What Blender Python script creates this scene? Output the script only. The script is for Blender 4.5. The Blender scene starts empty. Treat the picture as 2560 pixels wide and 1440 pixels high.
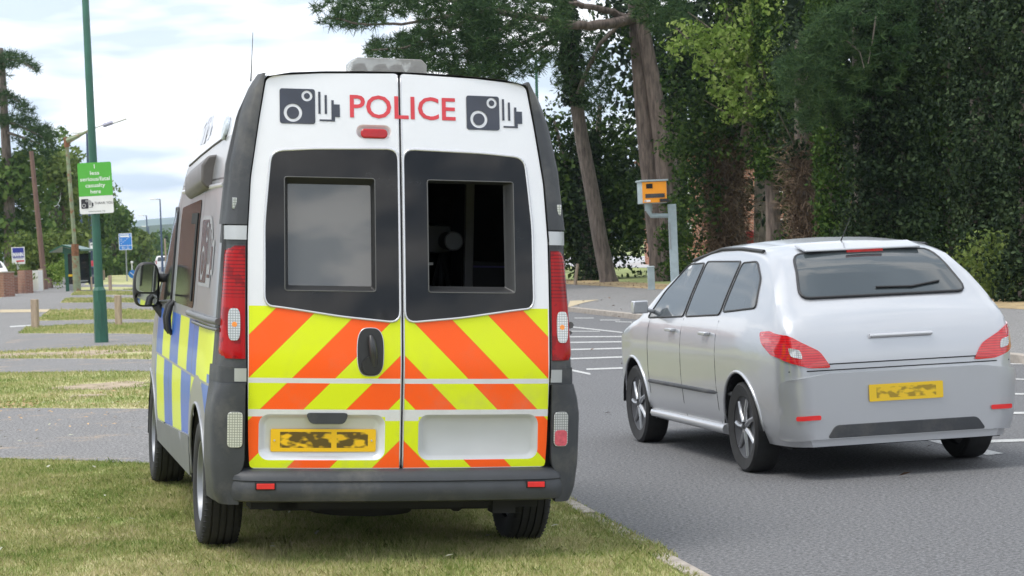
import bpy, math, random
import numpy as np
from mathutils import Vector, Matrix
from mathutils.bvhtree import BVHTree
from mathutils.geometry import delaunay_2d_cdt
PI = math.pi
rnd = random.Random(7)
NR = np.random.RandomState(11)
sc = bpy.context.scene
COL = sc.collection

# ------------------------------------------------------------------ camera, sky, sun, exposure
F_PX, CX, CY, CAM_H = 5600.0, 1280.0, 720.0, 1.65
ROLL, PITCH = math.radians(2.5), math.radians(-1.17)
cF = Vector((0, math.cos(PITCH), math.sin(PITCH)))
cU0 = Vector((0, -math.sin(PITCH), math.cos(PITCH)))
cR0 = Vector((1, 0, 0))
cU = cU0*math.cos(ROLL) + cR0*math.sin(ROLL)
cR = cR0*math.cos(ROLL) - cU0*math.sin(ROLL)
cam = bpy.data.cameras.new('camera')
cam.sensor_width = 36
cam.lens = 36*F_PX/2560
cam.clip_start = .1
cam.clip_end = 20000
cam.dof.use_dof = True
cam.dof.focus_distance = 11.8
cam.dof.aperture_fstop = 14
camo = bpy.data.objects.new('camera', cam)
COL.objects.link(camo)
M3 = Matrix((cR, cU, -cF)).transposed()
camo.matrix_world = Matrix.Translation((0, 0, CAM_H)) @ M3.to_4x4()
sc.camera = camo

def ray(px, py):
    return cR*((px-CX)/F_PX) + cF - cU*((py-CY)/F_PX)
def gp(px, py, z=0.0):
    d = ray(px, py); s = (z-CAM_H)/d.z
    return Vector((d.x*s, d.y*s, z))
def at(px, py, Y):
    d = ray(px, py); s = Y/d.y
    return Vector((d.x*s, Y, CAM_H+d.z*s))

SUN_EL, SUN_AZ = math.radians(64), math.radians(240)     # azimuth clockwise from +Y
sdir = Vector((math.sin(SUN_AZ)*math.cos(SUN_EL), math.cos(SUN_AZ)*math.cos(SUN_EL), math.sin(SUN_EL)))
sun = bpy.data.lights.new('sun', 'SUN'); sun.energy = 2.1; sun.angle = math.radians(24); sun.color = (1, .96, .9)
suno = bpy.data.objects.new('sun', sun); COL.objects.link(suno)
suno.rotation_euler = (-sdir).to_track_quat('-Z', 'Y').to_euler()

W = bpy.data.worlds.new('World'); sc.world = W; W.use_nodes = True
nt = W.node_tree; nt.nodes.clear()
def wn(t, **k):
    n = nt.nodes.new(t)
    for a, b in k.items(): setattr(n, a, b)
    return n
out = wn('ShaderNodeOutputWorld'); bg = wn('ShaderNodeBackground'); bg.inputs[1].default_value = .1
sky = wn('ShaderNodeTexSky', sky_type='NISHITA', sun_disc=False, sun_elevation=SUN_EL, sun_rotation=SUN_AZ)
tc = wn('ShaderNodeTexCoord'); mp = wn('ShaderNodeMapping'); mp.inputs['Scale'].default_value = (1, 1, 4.2)
mp.inputs['Location'].default_value = (.35, .1, .2)
nz = wn('ShaderNodeTexNoise'); nz.inputs['Scale'].default_value = 3.4; nz.inputs['Detail'].default_value = 5; nz.inputs['Roughness'].default_value = .52
cr = wn('ShaderNodeValToRGB'); cr.color_ramp.elements[0].position = .36; cr.color_ramp.elements[1].position = .50
cr.color_ramp.elements[0].color = (.72, .72, .72, 1); cr.color_ramp.elements[1].color = (1, 1, 1, 1)
nz2 = wn('ShaderNodeTexNoise'); nz2.inputs['Scale'].default_value = 6.5; nz2.inputs['Detail'].default_value = 4
cr2 = wn('ShaderNodeValToRGB')
cr2.color_ramp.elements[0].position = .46; cr2.color_ramp.elements[0].color = (7.4, 8.5, 9.9, 1)
cr2.color_ramp.elements[1].position = .58; cr2.color_ramp.elements[1].color = (15.5, 15.5, 15.6, 1)
mx = wn('ShaderNodeMix', data_type='RGBA')
L = nt.links.new
L(tc.outputs['Generated'], mp.inputs[0]); L(mp.outputs[0], nz.inputs[0]); L(mp.outputs[0], nz2.inputs[0])
L(nz.outputs[0], cr.inputs[0]); L(nz2.outputs[0], cr2.inputs[0])
L(cr.outputs[0], mx.inputs[0]); L(sky.outputs[0], mx.inputs[6]); L(cr2.outputs[0], mx.inputs[7])
L(mx.outputs[2], bg.inputs[0]); L(bg.outputs[0], out.inputs[0])

sc.view_settings.view_transform = 'Standard'
sc.view_settings.look = 'None'
sc.view_settings.gamma = 1
sc.view_settings.exposure = 0.3
sc.cycles.max_bounces = 6
sc.cycles.transparent_max_bounces = 8

# ------------------------------------------------------------------ materials
MATS = {}
class NB:
    """small node builder"""
    def __init__(s, m): s.t = m.node_tree; s.o = s.t.nodes['Material Output']
    def n(s, t, **k):
        n = s.t.nodes.new(t)
        for a, b in k.items(): setattr(n, a, b)
        return n
    def l(s, a, b): s.t.links.new(a, b)
    def val(s, x, sock):
        if isinstance(x, (int, float)): sock.default_value = x
        else: s.l(x, sock)
    def m(s, op, a, b=0.0, c=None):
        n = s.n('ShaderNodeMath', operation=op); s.val(a, n.inputs[0]); s.val(b, n.inputs[1])
        if c is not None: s.val(c, n.inputs[2])
        return n.outputs[0]
    def mix(s, f, a, b):
        n = s.n('ShaderNodeMix', data_type='RGBA'); s.val(f, n.inputs[0])
        for x, i in ((a, 6), (b, 7)):
            if isinstance(x, (tuple, list)): n.inputs[i].default_value = (*x[:3], 1)
            else: s.l(x, n.inputs[i])
        return n.outputs[2]
    def noise(s, scale, detail=3, rough=.5, vec=None, stretch=None):
        n = s.n('ShaderNodeTexNoise'); n.inputs['Scale'].default_value = scale
        n.inputs['Detail'].default_value = detail; n.inputs['Roughness'].default_value = rough
        v = vec if vec is not None else s.obj()
        if stretch:
            mp = s.n('ShaderNodeMapping'); mp.inputs['Scale'].default_value = stretch; s.l(v, mp.inputs[0]); v = mp.outputs[0]
        s.l(v, n.inputs[0]); return n.outputs[0]
    def obj(s): return s.n('ShaderNodeTexCoord').outputs['Object']
    def geo(s): return s.n('ShaderNodeNewGeometry')
    def ramp(s, f, stops):
        n = s.n('ShaderNodeValToRGB'); e = n.color_ramp.elements
        while len(e) < len(stops): e.new(.5)
        for i, (p, c) in enumerate(stops): e[i].position = p; e[i].color = (*c[:3], 1)
        s.l(f, n.inputs[0]); return n.outputs[0]
def newmat(name):
    m = bpy.data.materials.new(name); m.use_nodes = True; MATS[name] = m
    b = m.node_tree.nodes['Principled BSDF']; return m, NB(m), b
def pm(name, col, rough=.6, metal=0, var=.12, scale=6, bump=0, bscale=60, coat=0, ior=1.5, emit=None, stretch=None, spec=None, dirt=None):
    if name in MATS: return MATS[name]
    m, nb, b = newmat(name)
    b.inputs['Roughness'].default_value = rough; b.inputs['Metallic'].default_value = metal
    b.inputs['IOR'].default_value = ior; b.inputs['Coat Weight'].default_value = coat
    b.inputs['Coat Roughness'].default_value = .06
    if spec is not None: b.inputs['Specular IOR Level'].default_value = spec
    n = nb.noise(scale, 4, .6, stretch=stretch)
    c = nb.ramp(n, [(.3, [x*(1-var) for x in col]), (.7, [min(1, x*(1+var)) for x in col])])
    if dirt:
        d = nb.noise(dirt[1], 6, .7)
        f = nb.m('MULTIPLY', nb.m('SUBTRACT', d, .5), dirt[2]); f = nb.m('MINIMUM', nb.m('MAXIMUM', f, 0), 1)
        c = nb.mix(f, c, dirt[0])
    nb.l(c, b.inputs['Base Color'])
    if bump:
        bn = nb.n('ShaderNodeBump'); bn.inputs['Strength'].default_value = bump; bn.inputs['Distance'].default_value = .01
        nb.l(nb.noise(bscale, 3), bn.inputs['Height']); nb.l(bn.outputs[0], b.inputs['Normal'])
    if emit:
        b.inputs['Emission Color'].default_value = (*emit[:3], 1); b.inputs['Emission Strength'].default_value = emit[3]
    return m

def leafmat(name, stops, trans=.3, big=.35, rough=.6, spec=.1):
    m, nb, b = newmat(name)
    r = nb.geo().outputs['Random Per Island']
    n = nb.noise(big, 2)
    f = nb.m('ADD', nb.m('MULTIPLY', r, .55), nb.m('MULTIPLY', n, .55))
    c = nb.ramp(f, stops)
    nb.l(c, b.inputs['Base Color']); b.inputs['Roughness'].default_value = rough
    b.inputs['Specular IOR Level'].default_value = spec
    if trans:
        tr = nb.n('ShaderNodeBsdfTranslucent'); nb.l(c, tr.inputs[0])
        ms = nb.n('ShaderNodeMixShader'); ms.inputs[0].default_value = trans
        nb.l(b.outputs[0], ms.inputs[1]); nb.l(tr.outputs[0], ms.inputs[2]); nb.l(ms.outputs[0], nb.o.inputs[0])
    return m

M_ivy = leafmat('ivy_leaf', [(.25, (.006, .014, .006)), (.6, (.016, .032, .012)), (.88, (.075, .11, .048))], .15, 1.1)  # near-black gaps and leaf highlights are put into the ramp colours
M_ivyg = leafmat('ivy_green', [(.25, (.016, .04, .009)), (.58, (.045, .09, .018)), (.88, (.13, .20, .045))], .3, .9)
M_lime = leafmat('lime_leaf', [(.2, (.07, .12, .02)), (.55, (.17, .26, .05)), (.85, (.36, .44, .14))], .45, 1)
M_mid = leafmat('broad_leaf', [(.25, (.011, .025, .007)), (.58, (.030, .060, .014)), (.88, (.105, .155, .036))], .3, .22)  # low stops hold painted shade between leaves, top stop painted highlights
M_sunleaf = leafmat('sunny_leaf', [(.2, (.035, .075, .018)), (.55, (.085, .15, .035)), (.85, (.17, .24, .065))], .35, .2)  # sunlight on the left-hand trees is put into this brighter leaf colour
M_olive = leafmat('olive_leaf', [(.2, (.055, .09, .022)), (.55, (.12, .17, .04)), (.85, (.20, .25, .075))], .3, .25)
M_pine = leafmat('pine_needle', [(.2, (.02, .046, .02)), (.5, (.036, .075, .028)), (.85, (.075, .12, .04))], .15, .8)
M_hedge = leafmat('hedge_leaf', [(.2, (.07, .16, .02)), (.55, (.12, .26, .03)), (.85, (.18, .34, .05))], .3, 1)
M_twig = leafmat('twig', [(.2, (.05, .035, .025)), (.55, (.13, .09, .062)), (.85, (.26, .19, .135))], 0, 2)

def grass_cols(nb, blade):
    g = nb.geo()
    p = g.outputs['Position']
    n1 = nb.noise(.9, 4, .6, p); n2 = nb.noise(5, 4, .65, p); n3 = nb.noise(40, 2, .5, p)
    f = nb.m('ADD', nb.m('MULTIPLY', n1, .75), nb.m('MULTIPLY', n2, .55))
    if blade: f = nb.m('ADD', nb.m('MULTIPLY', f, .72), nb.m('MULTIPLY', g.outputs['Random Per Island'], .30))
    else: f = nb.m('ADD', nb.m('MULTIPLY', f, .8), nb.m('MULTIPLY', n3, .25))
    return nb.ramp(f, [(.37, (.14, .23, .05)), (.53, (.27, .33, .095)), (.67, (.45, .43, .20)), (.85, (.62, .54, .34))])
m, nb, b = newmat('grass_blade'); c = grass_cols(nb, True); nb.l(c, b.inputs['Base Color']); b.inputs['Roughness'].default_value = .6
b.inputs['Specular IOR Level'].default_value = .2
tr = nb.n('ShaderNodeBsdfTranslucent'); nb.l(c, tr.inputs[0]); ms = nb.n('ShaderNodeMixShader'); ms.inputs[0].default_value = .3
nb.l(b.outputs[0], ms.inputs[1]); nb.l(tr.outputs[0], ms.inputs[2]); nb.l(ms.outputs[0], nb.o.inputs[0])
M_blade = m
m, nb, b = newmat('turf'); c = grass_cols(nb, False)
p = nb.geo().outputs['Position']
soil = nb.m('MULTIPLY', nb.m('SUBTRACT', nb.noise(1.6, 5, .7, p), .57), 9); soil = nb.m('MINIMUM', nb.m('MAXIMUM', soil, 0), 1)
c = nb.mix(soil, c, (.33, .25, .16)); nb.l(c, b.inputs['Base Color']); b.inputs['Roughness'].default_value = .9
bn = nb.n('ShaderNodeBump'); bn.inputs['Distance'].default_value = .03; nb.l(nb.noise(30, 4, .6, p), bn.inputs['Height']); nb.l(bn.outputs[0], b.inputs['Normal'])
M_turf = m
def asphalt(name, base, speck, warm=(.36, .27, .18), wamt=0.0, big=.2):
    m, nb, b = newmat(name); p = nb.geo().outputs['Position']
    n1 = nb.noise(.6, 5, .6, p, stretch=(1.6, .35, 1)); n2 = nb.noise(42, 5, .85, p)
    c = nb.ramp(n1, [(.3, [x*(1-big) for x in base]), (.7, [x*(1+big) for x in base])])
    vo = nb.n('ShaderNodeTexVoronoi'); vo.inputs['Scale'].default_value = 95; nb.l(p, vo.inputs['Vector'])
    sp = nb.m('LESS_THAN', vo.outputs['Distance'], .16)
    hs = nb.n('ShaderNodeSeparateColor'); nb.l(vo.outputs['Color'], hs.inputs[0])
    spk = nb.m('MULTIPLY', nb.m('MULTIPLY', sp, nb.m('GREATER_THAN', hs.outputs[0], .72)), .5)
    c2 = nb.ramp(n2, [(.40, [x*.35 for x in base]), (.5, base), (.60, [x*2.1 for x in base])])
    c = nb.mix(.75, c, c2); c = nb.mix(spk, c, speck)
    crk = nb.n('ShaderNodeTexVoronoi', feature='DISTANCE_TO_EDGE'); crk.inputs['Scale'].default_value = .55
    wv = nb.n('ShaderNodeVectorMath', operation='ADD'); nzv = nb.n('ShaderNodeTexNoise'); nzv.inputs['Scale'].default_value = 4; nb.l(p, nzv.inputs[0])
    nb.l(p, wv.inputs[0]); nb.l(nzv.outputs[1], wv.inputs[1]); nb.l(wv.outputs[0], crk.inputs['Vector'])
    ck = nb.m('MULTIPLY', nb.m('LESS_THAN', crk.outputs[0], .006), nb.m('GREATER_THAN', nb.noise(.8, 2, .5, p), .54))
    c = nb.mix(nb.m('MULTIPLY', ck, .12), c, (.02, .02, .02))
    if wamt:
        w = nb.m('MULTIPLY', nb.m('SUBTRACT', nb.noise(1.1, 6, .75, p, stretch=(1, 1.2, 1)), .54), wamt)
        w = nb.m('MINIMUM', nb.m('MAXIMUM', w, 0), .8)
        w = nb.m('MULTIPLY', w, nb.m('GREATER_THAN', nb.noise(45, 2, .6, p), .47)); c = nb.mix(w, c, warm)
    nb.l(c, b.inputs['Base Color']); b.inputs['Roughness'].default_value = .82; b.inputs['Specular IOR Level'].default_value = .35
    bn = nb.n('ShaderNodeBump'); bn.inputs['Distance'].default_value = .006; bn.inputs['Strength'].default_value = .7; nb.l(n2, bn.inputs['Height']); nb.l(bn.outputs[0], b.inputs['Normal'])
    return m
M_road = asphalt('road_asphalt', (.122, .122, .126), (.50, .50, .48))
M_path = asphalt('path_asphalt', (.175, .17, .168), (.4, .38, .36), (.50, .36, .22), 5.5)
M_pave = asphalt('pavement_asphalt', (.185, .18, .176), (.4, .4, .38))
# worn road paint
m, nb, b = newmat('road_paint'); p = nb.geo().outputs['Position']
wf = nb.m('GREATER_THAN', nb.noise(26, 5, .75, p), .42)
nb.l(nb.mix(wf, (.16, .16, .16), (.48, .48, .47)), b.inputs['Base Color']); b.inputs['Roughness'].default_value = .7
M_paint = m
M_kerb = pm('kerb_stone', (.34, .30, .26), .85, var=.25, scale=9, bump=.4, bscale=50)
M_tact = pm('tactile_buff', (.46, .38, .25), .85, var=.15, scale=14, bump=.4, bscale=8)
M_hill = pm('hill_green', (.075, .12, .045), .95, var=.6, scale=.012)
M_bark = pm('pine_bark', (.14, .115, .10), .95, var=.6, scale=4, bump=1, bscale=14, stretch=(3, 3, .5))
M_barkg = pm('grey_bark', (.135, .105, .09), .95, var=.6, scale=3.5, bump=1, bscale=18, stretch=(3, 3, .5))
M_field = pm('field_grass', (.25, .29, .105), .95, var=.3, scale=.25)
M_wood = pm('weathered_wood', (.36, .28, .21), .9, var=.25, scale=9, bump=.4, bscale=30, stretch=(4, 4, .4))
M_poleb = pm('creosoted_wood', (.17, .105, .085), .9, var=.3, scale=6, stretch=(4, 4, .3))
M_green = pm('green_paint', (.018, .10, .065), .4, var=.15, scale=3, coat=.2)
M_pgreen = pm('faded_green_paint', (.24, .29, .18), .7, var=.2, scale=3, dirt=((.25, .12, .06), 4, 8))
M_blue = pm('blue_pole', (.05, .08, .15), .5, var=.1)
M_grey = pm('grey_metal', (.30, .32, .33), .45, .4, var=.1)
M_galv = pm('galvanised', (.36, .43, .45), .5, .2, var=.14, scale=5)
M_white = pm('white_paint', (.78, .78, .77), .5, var=.04)
M_black = pm('black_plastic', (.018, .018, .02), .5, var=.2)
M_brickc = None
def brickmat(name, c1, c2, mort, scale=1.0):
    m, nb, b = newmat(name); br = nb.n('ShaderNodeTexBrick')
    br.inputs['Color1'].default_value = (*c1, 1); br.inputs['Color2'].default_value = (*c2, 1); br.inputs['Mortar'].default_value = (*mort, 1)
    br.inputs['Scale'].default_value = scale; br.inputs['Brick Width'].default_value = .225; br.inputs['Row Height'].default_value = .075; br.inputs['Mortar Size'].default_value = .01
    sx = nb.n('ShaderNodeSeparateXYZ'); nb.l(nb.obj(), sx.inputs[0]); cx = nb.n('ShaderNodeCombineXYZ')
    nb.l(nb.m('ADD', sx.outputs[0], sx.outputs[1]), cx.inputs[0]); nb.l(sx.outputs[2], cx.inputs[1]); nb.l(cx.outputs[0], br.inputs[0])
    nb.l(br.outputs[0], b.inputs['Base Color']); b.inputs['Roughness'].default_value = .9; return m
M_brick = brickmat('red_brick', (.30, .12, .08), (.22, .085, .06), (.32, .28, .24))
M_brick2 = brickmat('orange_brick', (.45, .17, .10), (.36, .13, .08), (.42, .36, .30))
M_roof = pm('clay_tile', (.25, .11, .07), .9, var=.2, scale=4)

# ------------------------------------------------------------------ object helpers
def obj_from(name, V, Fc, mat, parent=None, smooth=None, loc=(0, 0, 0)):
    me = bpy.data.meshes.new(name)
    me.from_pydata([tuple(v) for v in V], [], [tuple(f) for f in Fc])
    me.update()
    if mat is not None: me.materials.append(mat)
    if smooth is not None:
        me.polygons.foreach_set('use_smooth', [True]*len(me.polygons))
        if smooth < 179: me.set_sharp_from_angle(angle=math.radians(smooth))
    o = bpy.data.objects.new(name, me); COL.objects.link(o); o.location = loc
    if parent is not None: o.parent = parent
    return o
def tag(o, label=None, cat=None, group=None, kind=None):
    if label: o['label'] = label
    if cat: o['category'] = cat
    if group: o['group'] = group
    if kind: o['kind'] = kind
    return o
def thing(name, label, cat, loc=(0, 0, 0), rz=0, group=None):
    o = bpy.data.objects.new(name, None); o.empty_display_size = .2; COL.objects.link(o)
    o.location = loc; o.rotation_euler = (0, 0, rz); return tag(o, label, cat, group)
def copy_tree(o, parent=None):
    c = o.copy(); COL.objects.link(c)
    if parent is not None: c.parent = parent
    for ch in list(o.children): copy_tree(ch, c)
    return c
class MB:
    def __init__(s): s.V = []; s.F = []
    def add(s, V, Fc):
        k = len(s.V); s.V += [Vector(v) for v in V]; s.F += [[i+k for i in f] for f in Fc]; return s
    def box(s, a, b, rz=0, c=None):
        (x0, y0, z0), (x1, y1, z1) = a, b
        V = [Vector(v) for v in ((x0, y0, z0), (x1, y0, z0), (x1, y1, z0), (x0, y1, z0), (x0, y0, z1), (x1, y0, z1), (x1, y1, z1), (x0, y1, z1))]
        if rz:
            R = Matrix.Rotation(rz, 3, 'Z'); c = Vector(c or (0, 0, 0)); V = [R @ (v-c)+c for v in V]
        return s.add(V, [(0, 3, 2, 1), (4, 5, 6, 7), (0, 1, 5, 4), (1, 2, 6, 5), (2, 3, 7, 6), (3, 0, 4, 7)])
    def tube(s, pts, rad, n=10, cap=True):
        pts = [Vector(p) for p in pts]; V = []; Fc = []
        if isinstance(rad, (int, float)): rad = [rad]*len(pts)
        up = None
        for i, p in enumerate(pts):
            t = (pts[min(i+1, len(pts)-1)]-pts[max(i-1, 0)]).normalized()
            if up is None or abs(up.dot(t)) > .99: up = Vector((0, 0, 1)) if abs(t.z) < .9 else Vector((1, 0, 0))
            a = t.cross(up).normalized(); bb = a.cross(t).normalized(); up = bb
            for j in range(n):
                w = 2*PI*j/n; V.append(p+a*rad[i]*math.cos(w)+bb*rad[i]*math.sin(w))
        for i in range(len(pts)-1):
            for j in range(n): Fc.append((i*n+j, i*n+(j+1) % n, (i+1)*n+(j+1) % n, (i+1)*n+j))
        if cap: Fc.append(tuple(range(n-1, -1, -1))); Fc.append(tuple((len(pts)-1)*n+j for j in range(n)))
        return s.add(V, [f[::-1] for f in Fc])
    def lathe(s, prof, n=24, axis='Z', c=(0, 0, 0)):
        V = []; Fc = []; c = Vector(c)
        for (r, h) in prof:
            for j in range(n):
                w = 2*PI*j/n; x, y = r*math.cos(w), r*math.sin(w)
                V.append(c+(Vector((x, y, h)) if axis == 'Z' else Vector((h, x, y)) if axis == 'X' else Vector((y, h, x))))
        for i in range(len(prof)-1):
            for j in range(n): Fc.append((i*n+j, i*n+(j+1) % n, (i+1)*n+(j+1) % n, (i+1)*n+j))
        return s.add(V, Fc)
    def prism(s, pts, a, b, plane='XZ'):
        """polygon extruded from a to b along the remaining axis"""
        def P(u, v, w): return {'XZ': (u, w, v), 'XY': (u, v, w), 'YZ': (w, u, v)}[plane]
        n = len(pts); V = [P(u, v, a) for u, v in pts]+[P(u, v, b) for u, v in pts]
        Fc = [tuple(range(n)), tuple(range(2*n-1, n-1, -1))]+[(i, n+i, n+(i+1) % n, (i+1) % n) for i in range(n)]
        return s.add(V, Fc)
    def build(s, name, mat, parent=None, smooth=None, off=(0, 0, 0), loc=(0, 0, 0), bevel=0, segs=2):
        off = Vector(off)
        o = obj_from(name, [v-off for v in s.V], s.F, mat, parent, smooth, loc)
        import bmesh
        bm = bmesh.new(); bm.from_mesh(o.data); bmesh.ops.recalc_face_normals(bm, faces=bm.faces); bm.to_mesh(o.data); bm.free()
        if smooth is not None and smooth < 179: o.data.set_sharp_from_angle(angle=math.radians(smooth))
        if bevel:
            bv = o.modifiers.new('bevel', 'BEVEL'); bv.width = bevel; bv.segments = segs; bv.limit_method = 'ANGLE'; bv.angle_limit = math.radians(35); bv.harden_normals = False
            if smooth is None: o.data.polygons.foreach_set('use_smooth', [True]*len(o.data.polygons)); o.data.set_sharp_from_angle(angle=math.radians(50))
        return o

def pip(x, y, poly):
    c = False; j = len(poly)-1
    for i in range(len(poly)):
        xi, yi = poly[i]; xj, yj = poly[j]
        if (yi > y) != (yj > y) and x < (xj-xi)*(y-yi)/(yj-yi)+xi: c = not c
        j = i
    return c
def resample(poly, d):
    o = []
    for i, (a, b) in enumerate(poly):
        c, e = poly[(i+1) % len(poly)]; l = math.hypot(c-a, e-b); k = max(1, int(l/d+.5))
        for j in range(k): o.append((a+(c-a)*j/k, b+(e-b)*j/k))
    return o
def rrect(x0, z0, x1, z1, r, n=5):
    o = []
    for cx, cz, a0 in ((x1-r, z1-r, 0), (x0+r, z1-r, PI/2), (x0+r, z0+r, PI), (x1-r, z0+r, 1.5*PI)):
        for i in range(n+1): a = a0+PI/2*i/n; o.append((cx+r*math.cos(a), cz+r*math.sin(a)))
    return o
def circ(cx, cz, r, n=28): return [(cx+r*math.cos(2*PI*i/n), cz+r*math.sin(2*PI*i/n)) for i in range(n)]
def rounded(poly, r, n=4):
    """round the corners of a polygon"""
    o = []; N = len(poly)
    for i in range(N):
        p = Vector(poly[i]); a = Vector(poly[i-1])-p; b = Vector(poly[(i+1) % N])-p
        ra = min(r, a.length*.45); rb = min(r, b.length*.45); A = p+a.normalized()*ra; B = p+b.normalized()*rb
        for k in range(n+1):
            t = k/n; q = A*(1-t)**2+p*2*t*(1-t)+B*t*t; o.append((q.x, q.y))
    return o
def sheet2d(outer, holes=(), res=.06):
    outer = resample(outer, res); holes = [resample(h, res) for h in holes]
    V = []; E = []
    for loop in [outer]+list(holes):
        k = len(V); V += [Vector(p) for p in loop]; E += [(k+i, k+(i+1) % len(loop)) for i in range(len(loop))]
    xs = [p[0] for p in outer]; ys = [p[1] for p in outer]
    x = min(xs)+res/2
    while x < max(xs):
        y = min(ys)+res/2
        while y < max(ys):
            if pip(x, y, outer) and not any(pip(x, y, h) for h in holes):
                if min((x-v.x)**2+(y-v.y)**2 for v in V[:sum(len(l) for l in [outer]+holes)]) > (res*.4)**2: V.append(Vector((x, y)))
            y += res
        x += res
    r = delaunay_2d_cdt(V, E, [], 0, 1e-6)
    vv = r[0]; T = []
    for f in r[2]:
        c = sum((vv[i] for i in f), Vector((0, 0)))/len(f)
        if pip(c.x, c.y, outer) and not any(pip(c.x, c.y, h) for h in holes): T.append(tuple(f))
    return [(v.x, v.y) for v in vv], T
def panel(name, outer, mapf, mat, parent=None, holes=(), res=.06, thick=.0, lift=.003, smooth=30, bevel=0):
    """mapf(u,v)->(point, outward normal).  Front lies `lift` proud of the mapped surface; extruded back by thick."""
    P2, T = sheet2d(outer, holes, res)
    ev = {}
    pts = [mapf(u, v) for u, v in P2]
    V = [p+n*lift for p, n in pts]; Fc = list(T)
    # orient
    a, b, c = (V[i] for i in T[0]); nn = (b-a).cross(c-a)
    if nn.dot(pts[T[0][0]][1]) < 0: Fc = [f[::-1] for f in Fc]
    if thick:
        k = len(V); V += [p+n*(lift-thick) for p, n in pts]
        for f in Fc:
            for i in range(3):
                e = (f[i], f[(i+1) % 3]); ev[e] = ev.get(e, 0)+1
        back = [tuple(i+k for i in f[::-1]) for f in Fc]
        side = [(e[1], e[0], e[0]+k, e[1]+k) for e in ev if (e[1], e[0]) not in ev]
        Fc = Fc+back+side
    o = obj_from(name, V, Fc, mat, parent, smooth)
    if bevel:
        bv = o.modifiers.new('bevel', 'BEVEL'); bv.width = bevel; bv.segments = 2; bv.limit_method = 'ANGLE'; bv.angle_limit = math.radians(50)
    return o
def ringtube(name, outline, mapf, r, mat, parent, lift=0, closed=True, n=6, res=.05):
    if closed: pl = resample(outline, res)
    else:
        pl = []
        for (a, b), (c, e) in zip(outline[:-1], outline[1:]):
            k = max(1, int(math.hypot(c-a, e-b)/res+.5)); pl += [(a+(c-a)*j/k, b+(e-b)*j/k) for j in range(k)]
        pl.append(outline[-1])
    pts = [mapf(u, v) for u, v in pl]; pts = [p+nn*lift for p, nn in pts]
    if closed: pts.append(pts[0])
    return MB().tube(pts, r, n, cap=not closed).build(name, mat, parent, smooth=180)
def text_mesh(body, h, bold=0, align='LEFT', spacing=1.0):
    cu = bpy.data.curves.new('t', 'FONT'); cu.body = body; cu.size = h/.72; cu.offset = bold*h; cu.align_x = align; cu.resolution_u = 3; cu.space_character = spacing
    o = bpy.data.objects.new('t', cu); me = bpy.data.meshes.new_from_object(o)
    V = [(v.co.x, v.co.y) for v in me.vertices]; Fc = [tuple(p.vertices) for p in me.polygons]
    bpy.data.objects.remove(o); bpy.data.meshes.remove(me); bpy.data.curves.remove(cu)
    return V, Fc
def text_on(name, body, h, u0, v0, mapf, mat, parent, bold=0, align='LEFT', width=None, lift=.004, slant=0.0, spacing=1.0, v_end=None):
    V, Fc = text_mesh(body, h, bold, align, spacing)
    xs = [v[0] for v in V]; x0, x1 = min(xs), max(xs); k = 1
    if width: k = width/(x1-x0)
    if align == 'LEFT': sh = -x0
    else: sh = -(x0+x1)/2
    out = []
    for x, y in V:
        u = u0+(x+sh)*k; p, n = mapf(u, v0+y+(x+sh)*k*slant); out.append(p+n*lift)
    a, b, c = out[Fc[0][0]], out[Fc[0][1]], out[Fc[0][2]]
    if (b-a).cross(c-a).dot(mapf(u0, v0)[1]) < 0: Fc = [f[::-1] for f in Fc]
    return obj_from(name, out, Fc, mat, parent)
def planemap(o, U, Vv, N):
    o, U, Vv, N = Vector(o), Vector(U), Vector(Vv), Vector(N)
    return lambda u, v: (o+U*u+Vv*v, N)
def np_mesh(name, V, nper, mat, parent=None, loc=(0, 0, 0)):
    """V: (faces*nper,3) array of unshared polygons"""
    V = np.asarray(V, dtype=np.float32).reshape(-1, 3); nv = len(V); nf = nv//nper
    me = bpy.data.meshes.new(name); me.vertices.add(nv); me.vertices.foreach_set('co', V.ravel())
    me.loops.add(nv); me.loops.foreach_set('vertex_index', np.arange(nv, dtype=np.int32))
    me.polygons.add(nf); me.polygons.foreach_set('loop_start', np.arange(0, nv, nper, dtype=np.int32))
    me.update(calc_edges=True); me.materials.append(mat)
    o = bpy.data.objects.new(name, me); COL.objects.link(o); o.location = loc
    if parent is not None: o.parent = parent
    return o

# ------------------------------------------------------------------ the white van
M_silver = pm('silver_paint', (.66, .67, .70), .32, .35, var=.02, scale=2, coat=.5)
M_white_lac = pm('pearl_white', (.80, .80, .82), .3, .15, var=.02, scale=2, coat=.6)
M_trim = pm('grey_trim_plastic', (.038, .041, .047), .5, var=.2, scale=5, bump=.15, bscale=400, dirt=((.12, .115, .105), 3.5, 3))
M_trimd = pm('dark_gap', (.008, .008, .009), .8)
M_gblack = pm('gloss_black_panel', (.004, .004, .005), .05, var=.1, ior=1.42, dirt=((.06, .06, .06), 3, .9))
M_chrome = pm('bright_trim', (.62, .62, .64), .25, .6, var=.02)
M_block = pm('silver_block', (.46, .47, .48), .35, .5, var=.04)
M_tyre = pm('tyre_rubber', (.022, .022, .023), .85, var=.25, scale=14)
M_rim = pm('steel_rim', (.24, .25, .27), .45, .6, var=.15)
M_redl = pm('red_lens', (.42, .004, .008), .2, coat=.15, var=.25, scale=14)
M_reflr = pm('red_reflector', (.75, .03, .03), .25, var=.1)
M_dark = pm('interior_dark', (.012, .012, .014), .8)
M_orange = pm('amber_bulb', (.85, .28, .05), .3)
m, nb, b = newmat('clear_lens')
sx = nb.n('ShaderNodeSeparateXYZ'); nb.l(nb.obj(), sx.inputs[0])
def comb(s, k, t): return nb.m('LESS_THAN', nb.m('FRACT', nb.m('MULTIPLY', s, k)), t)
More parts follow.
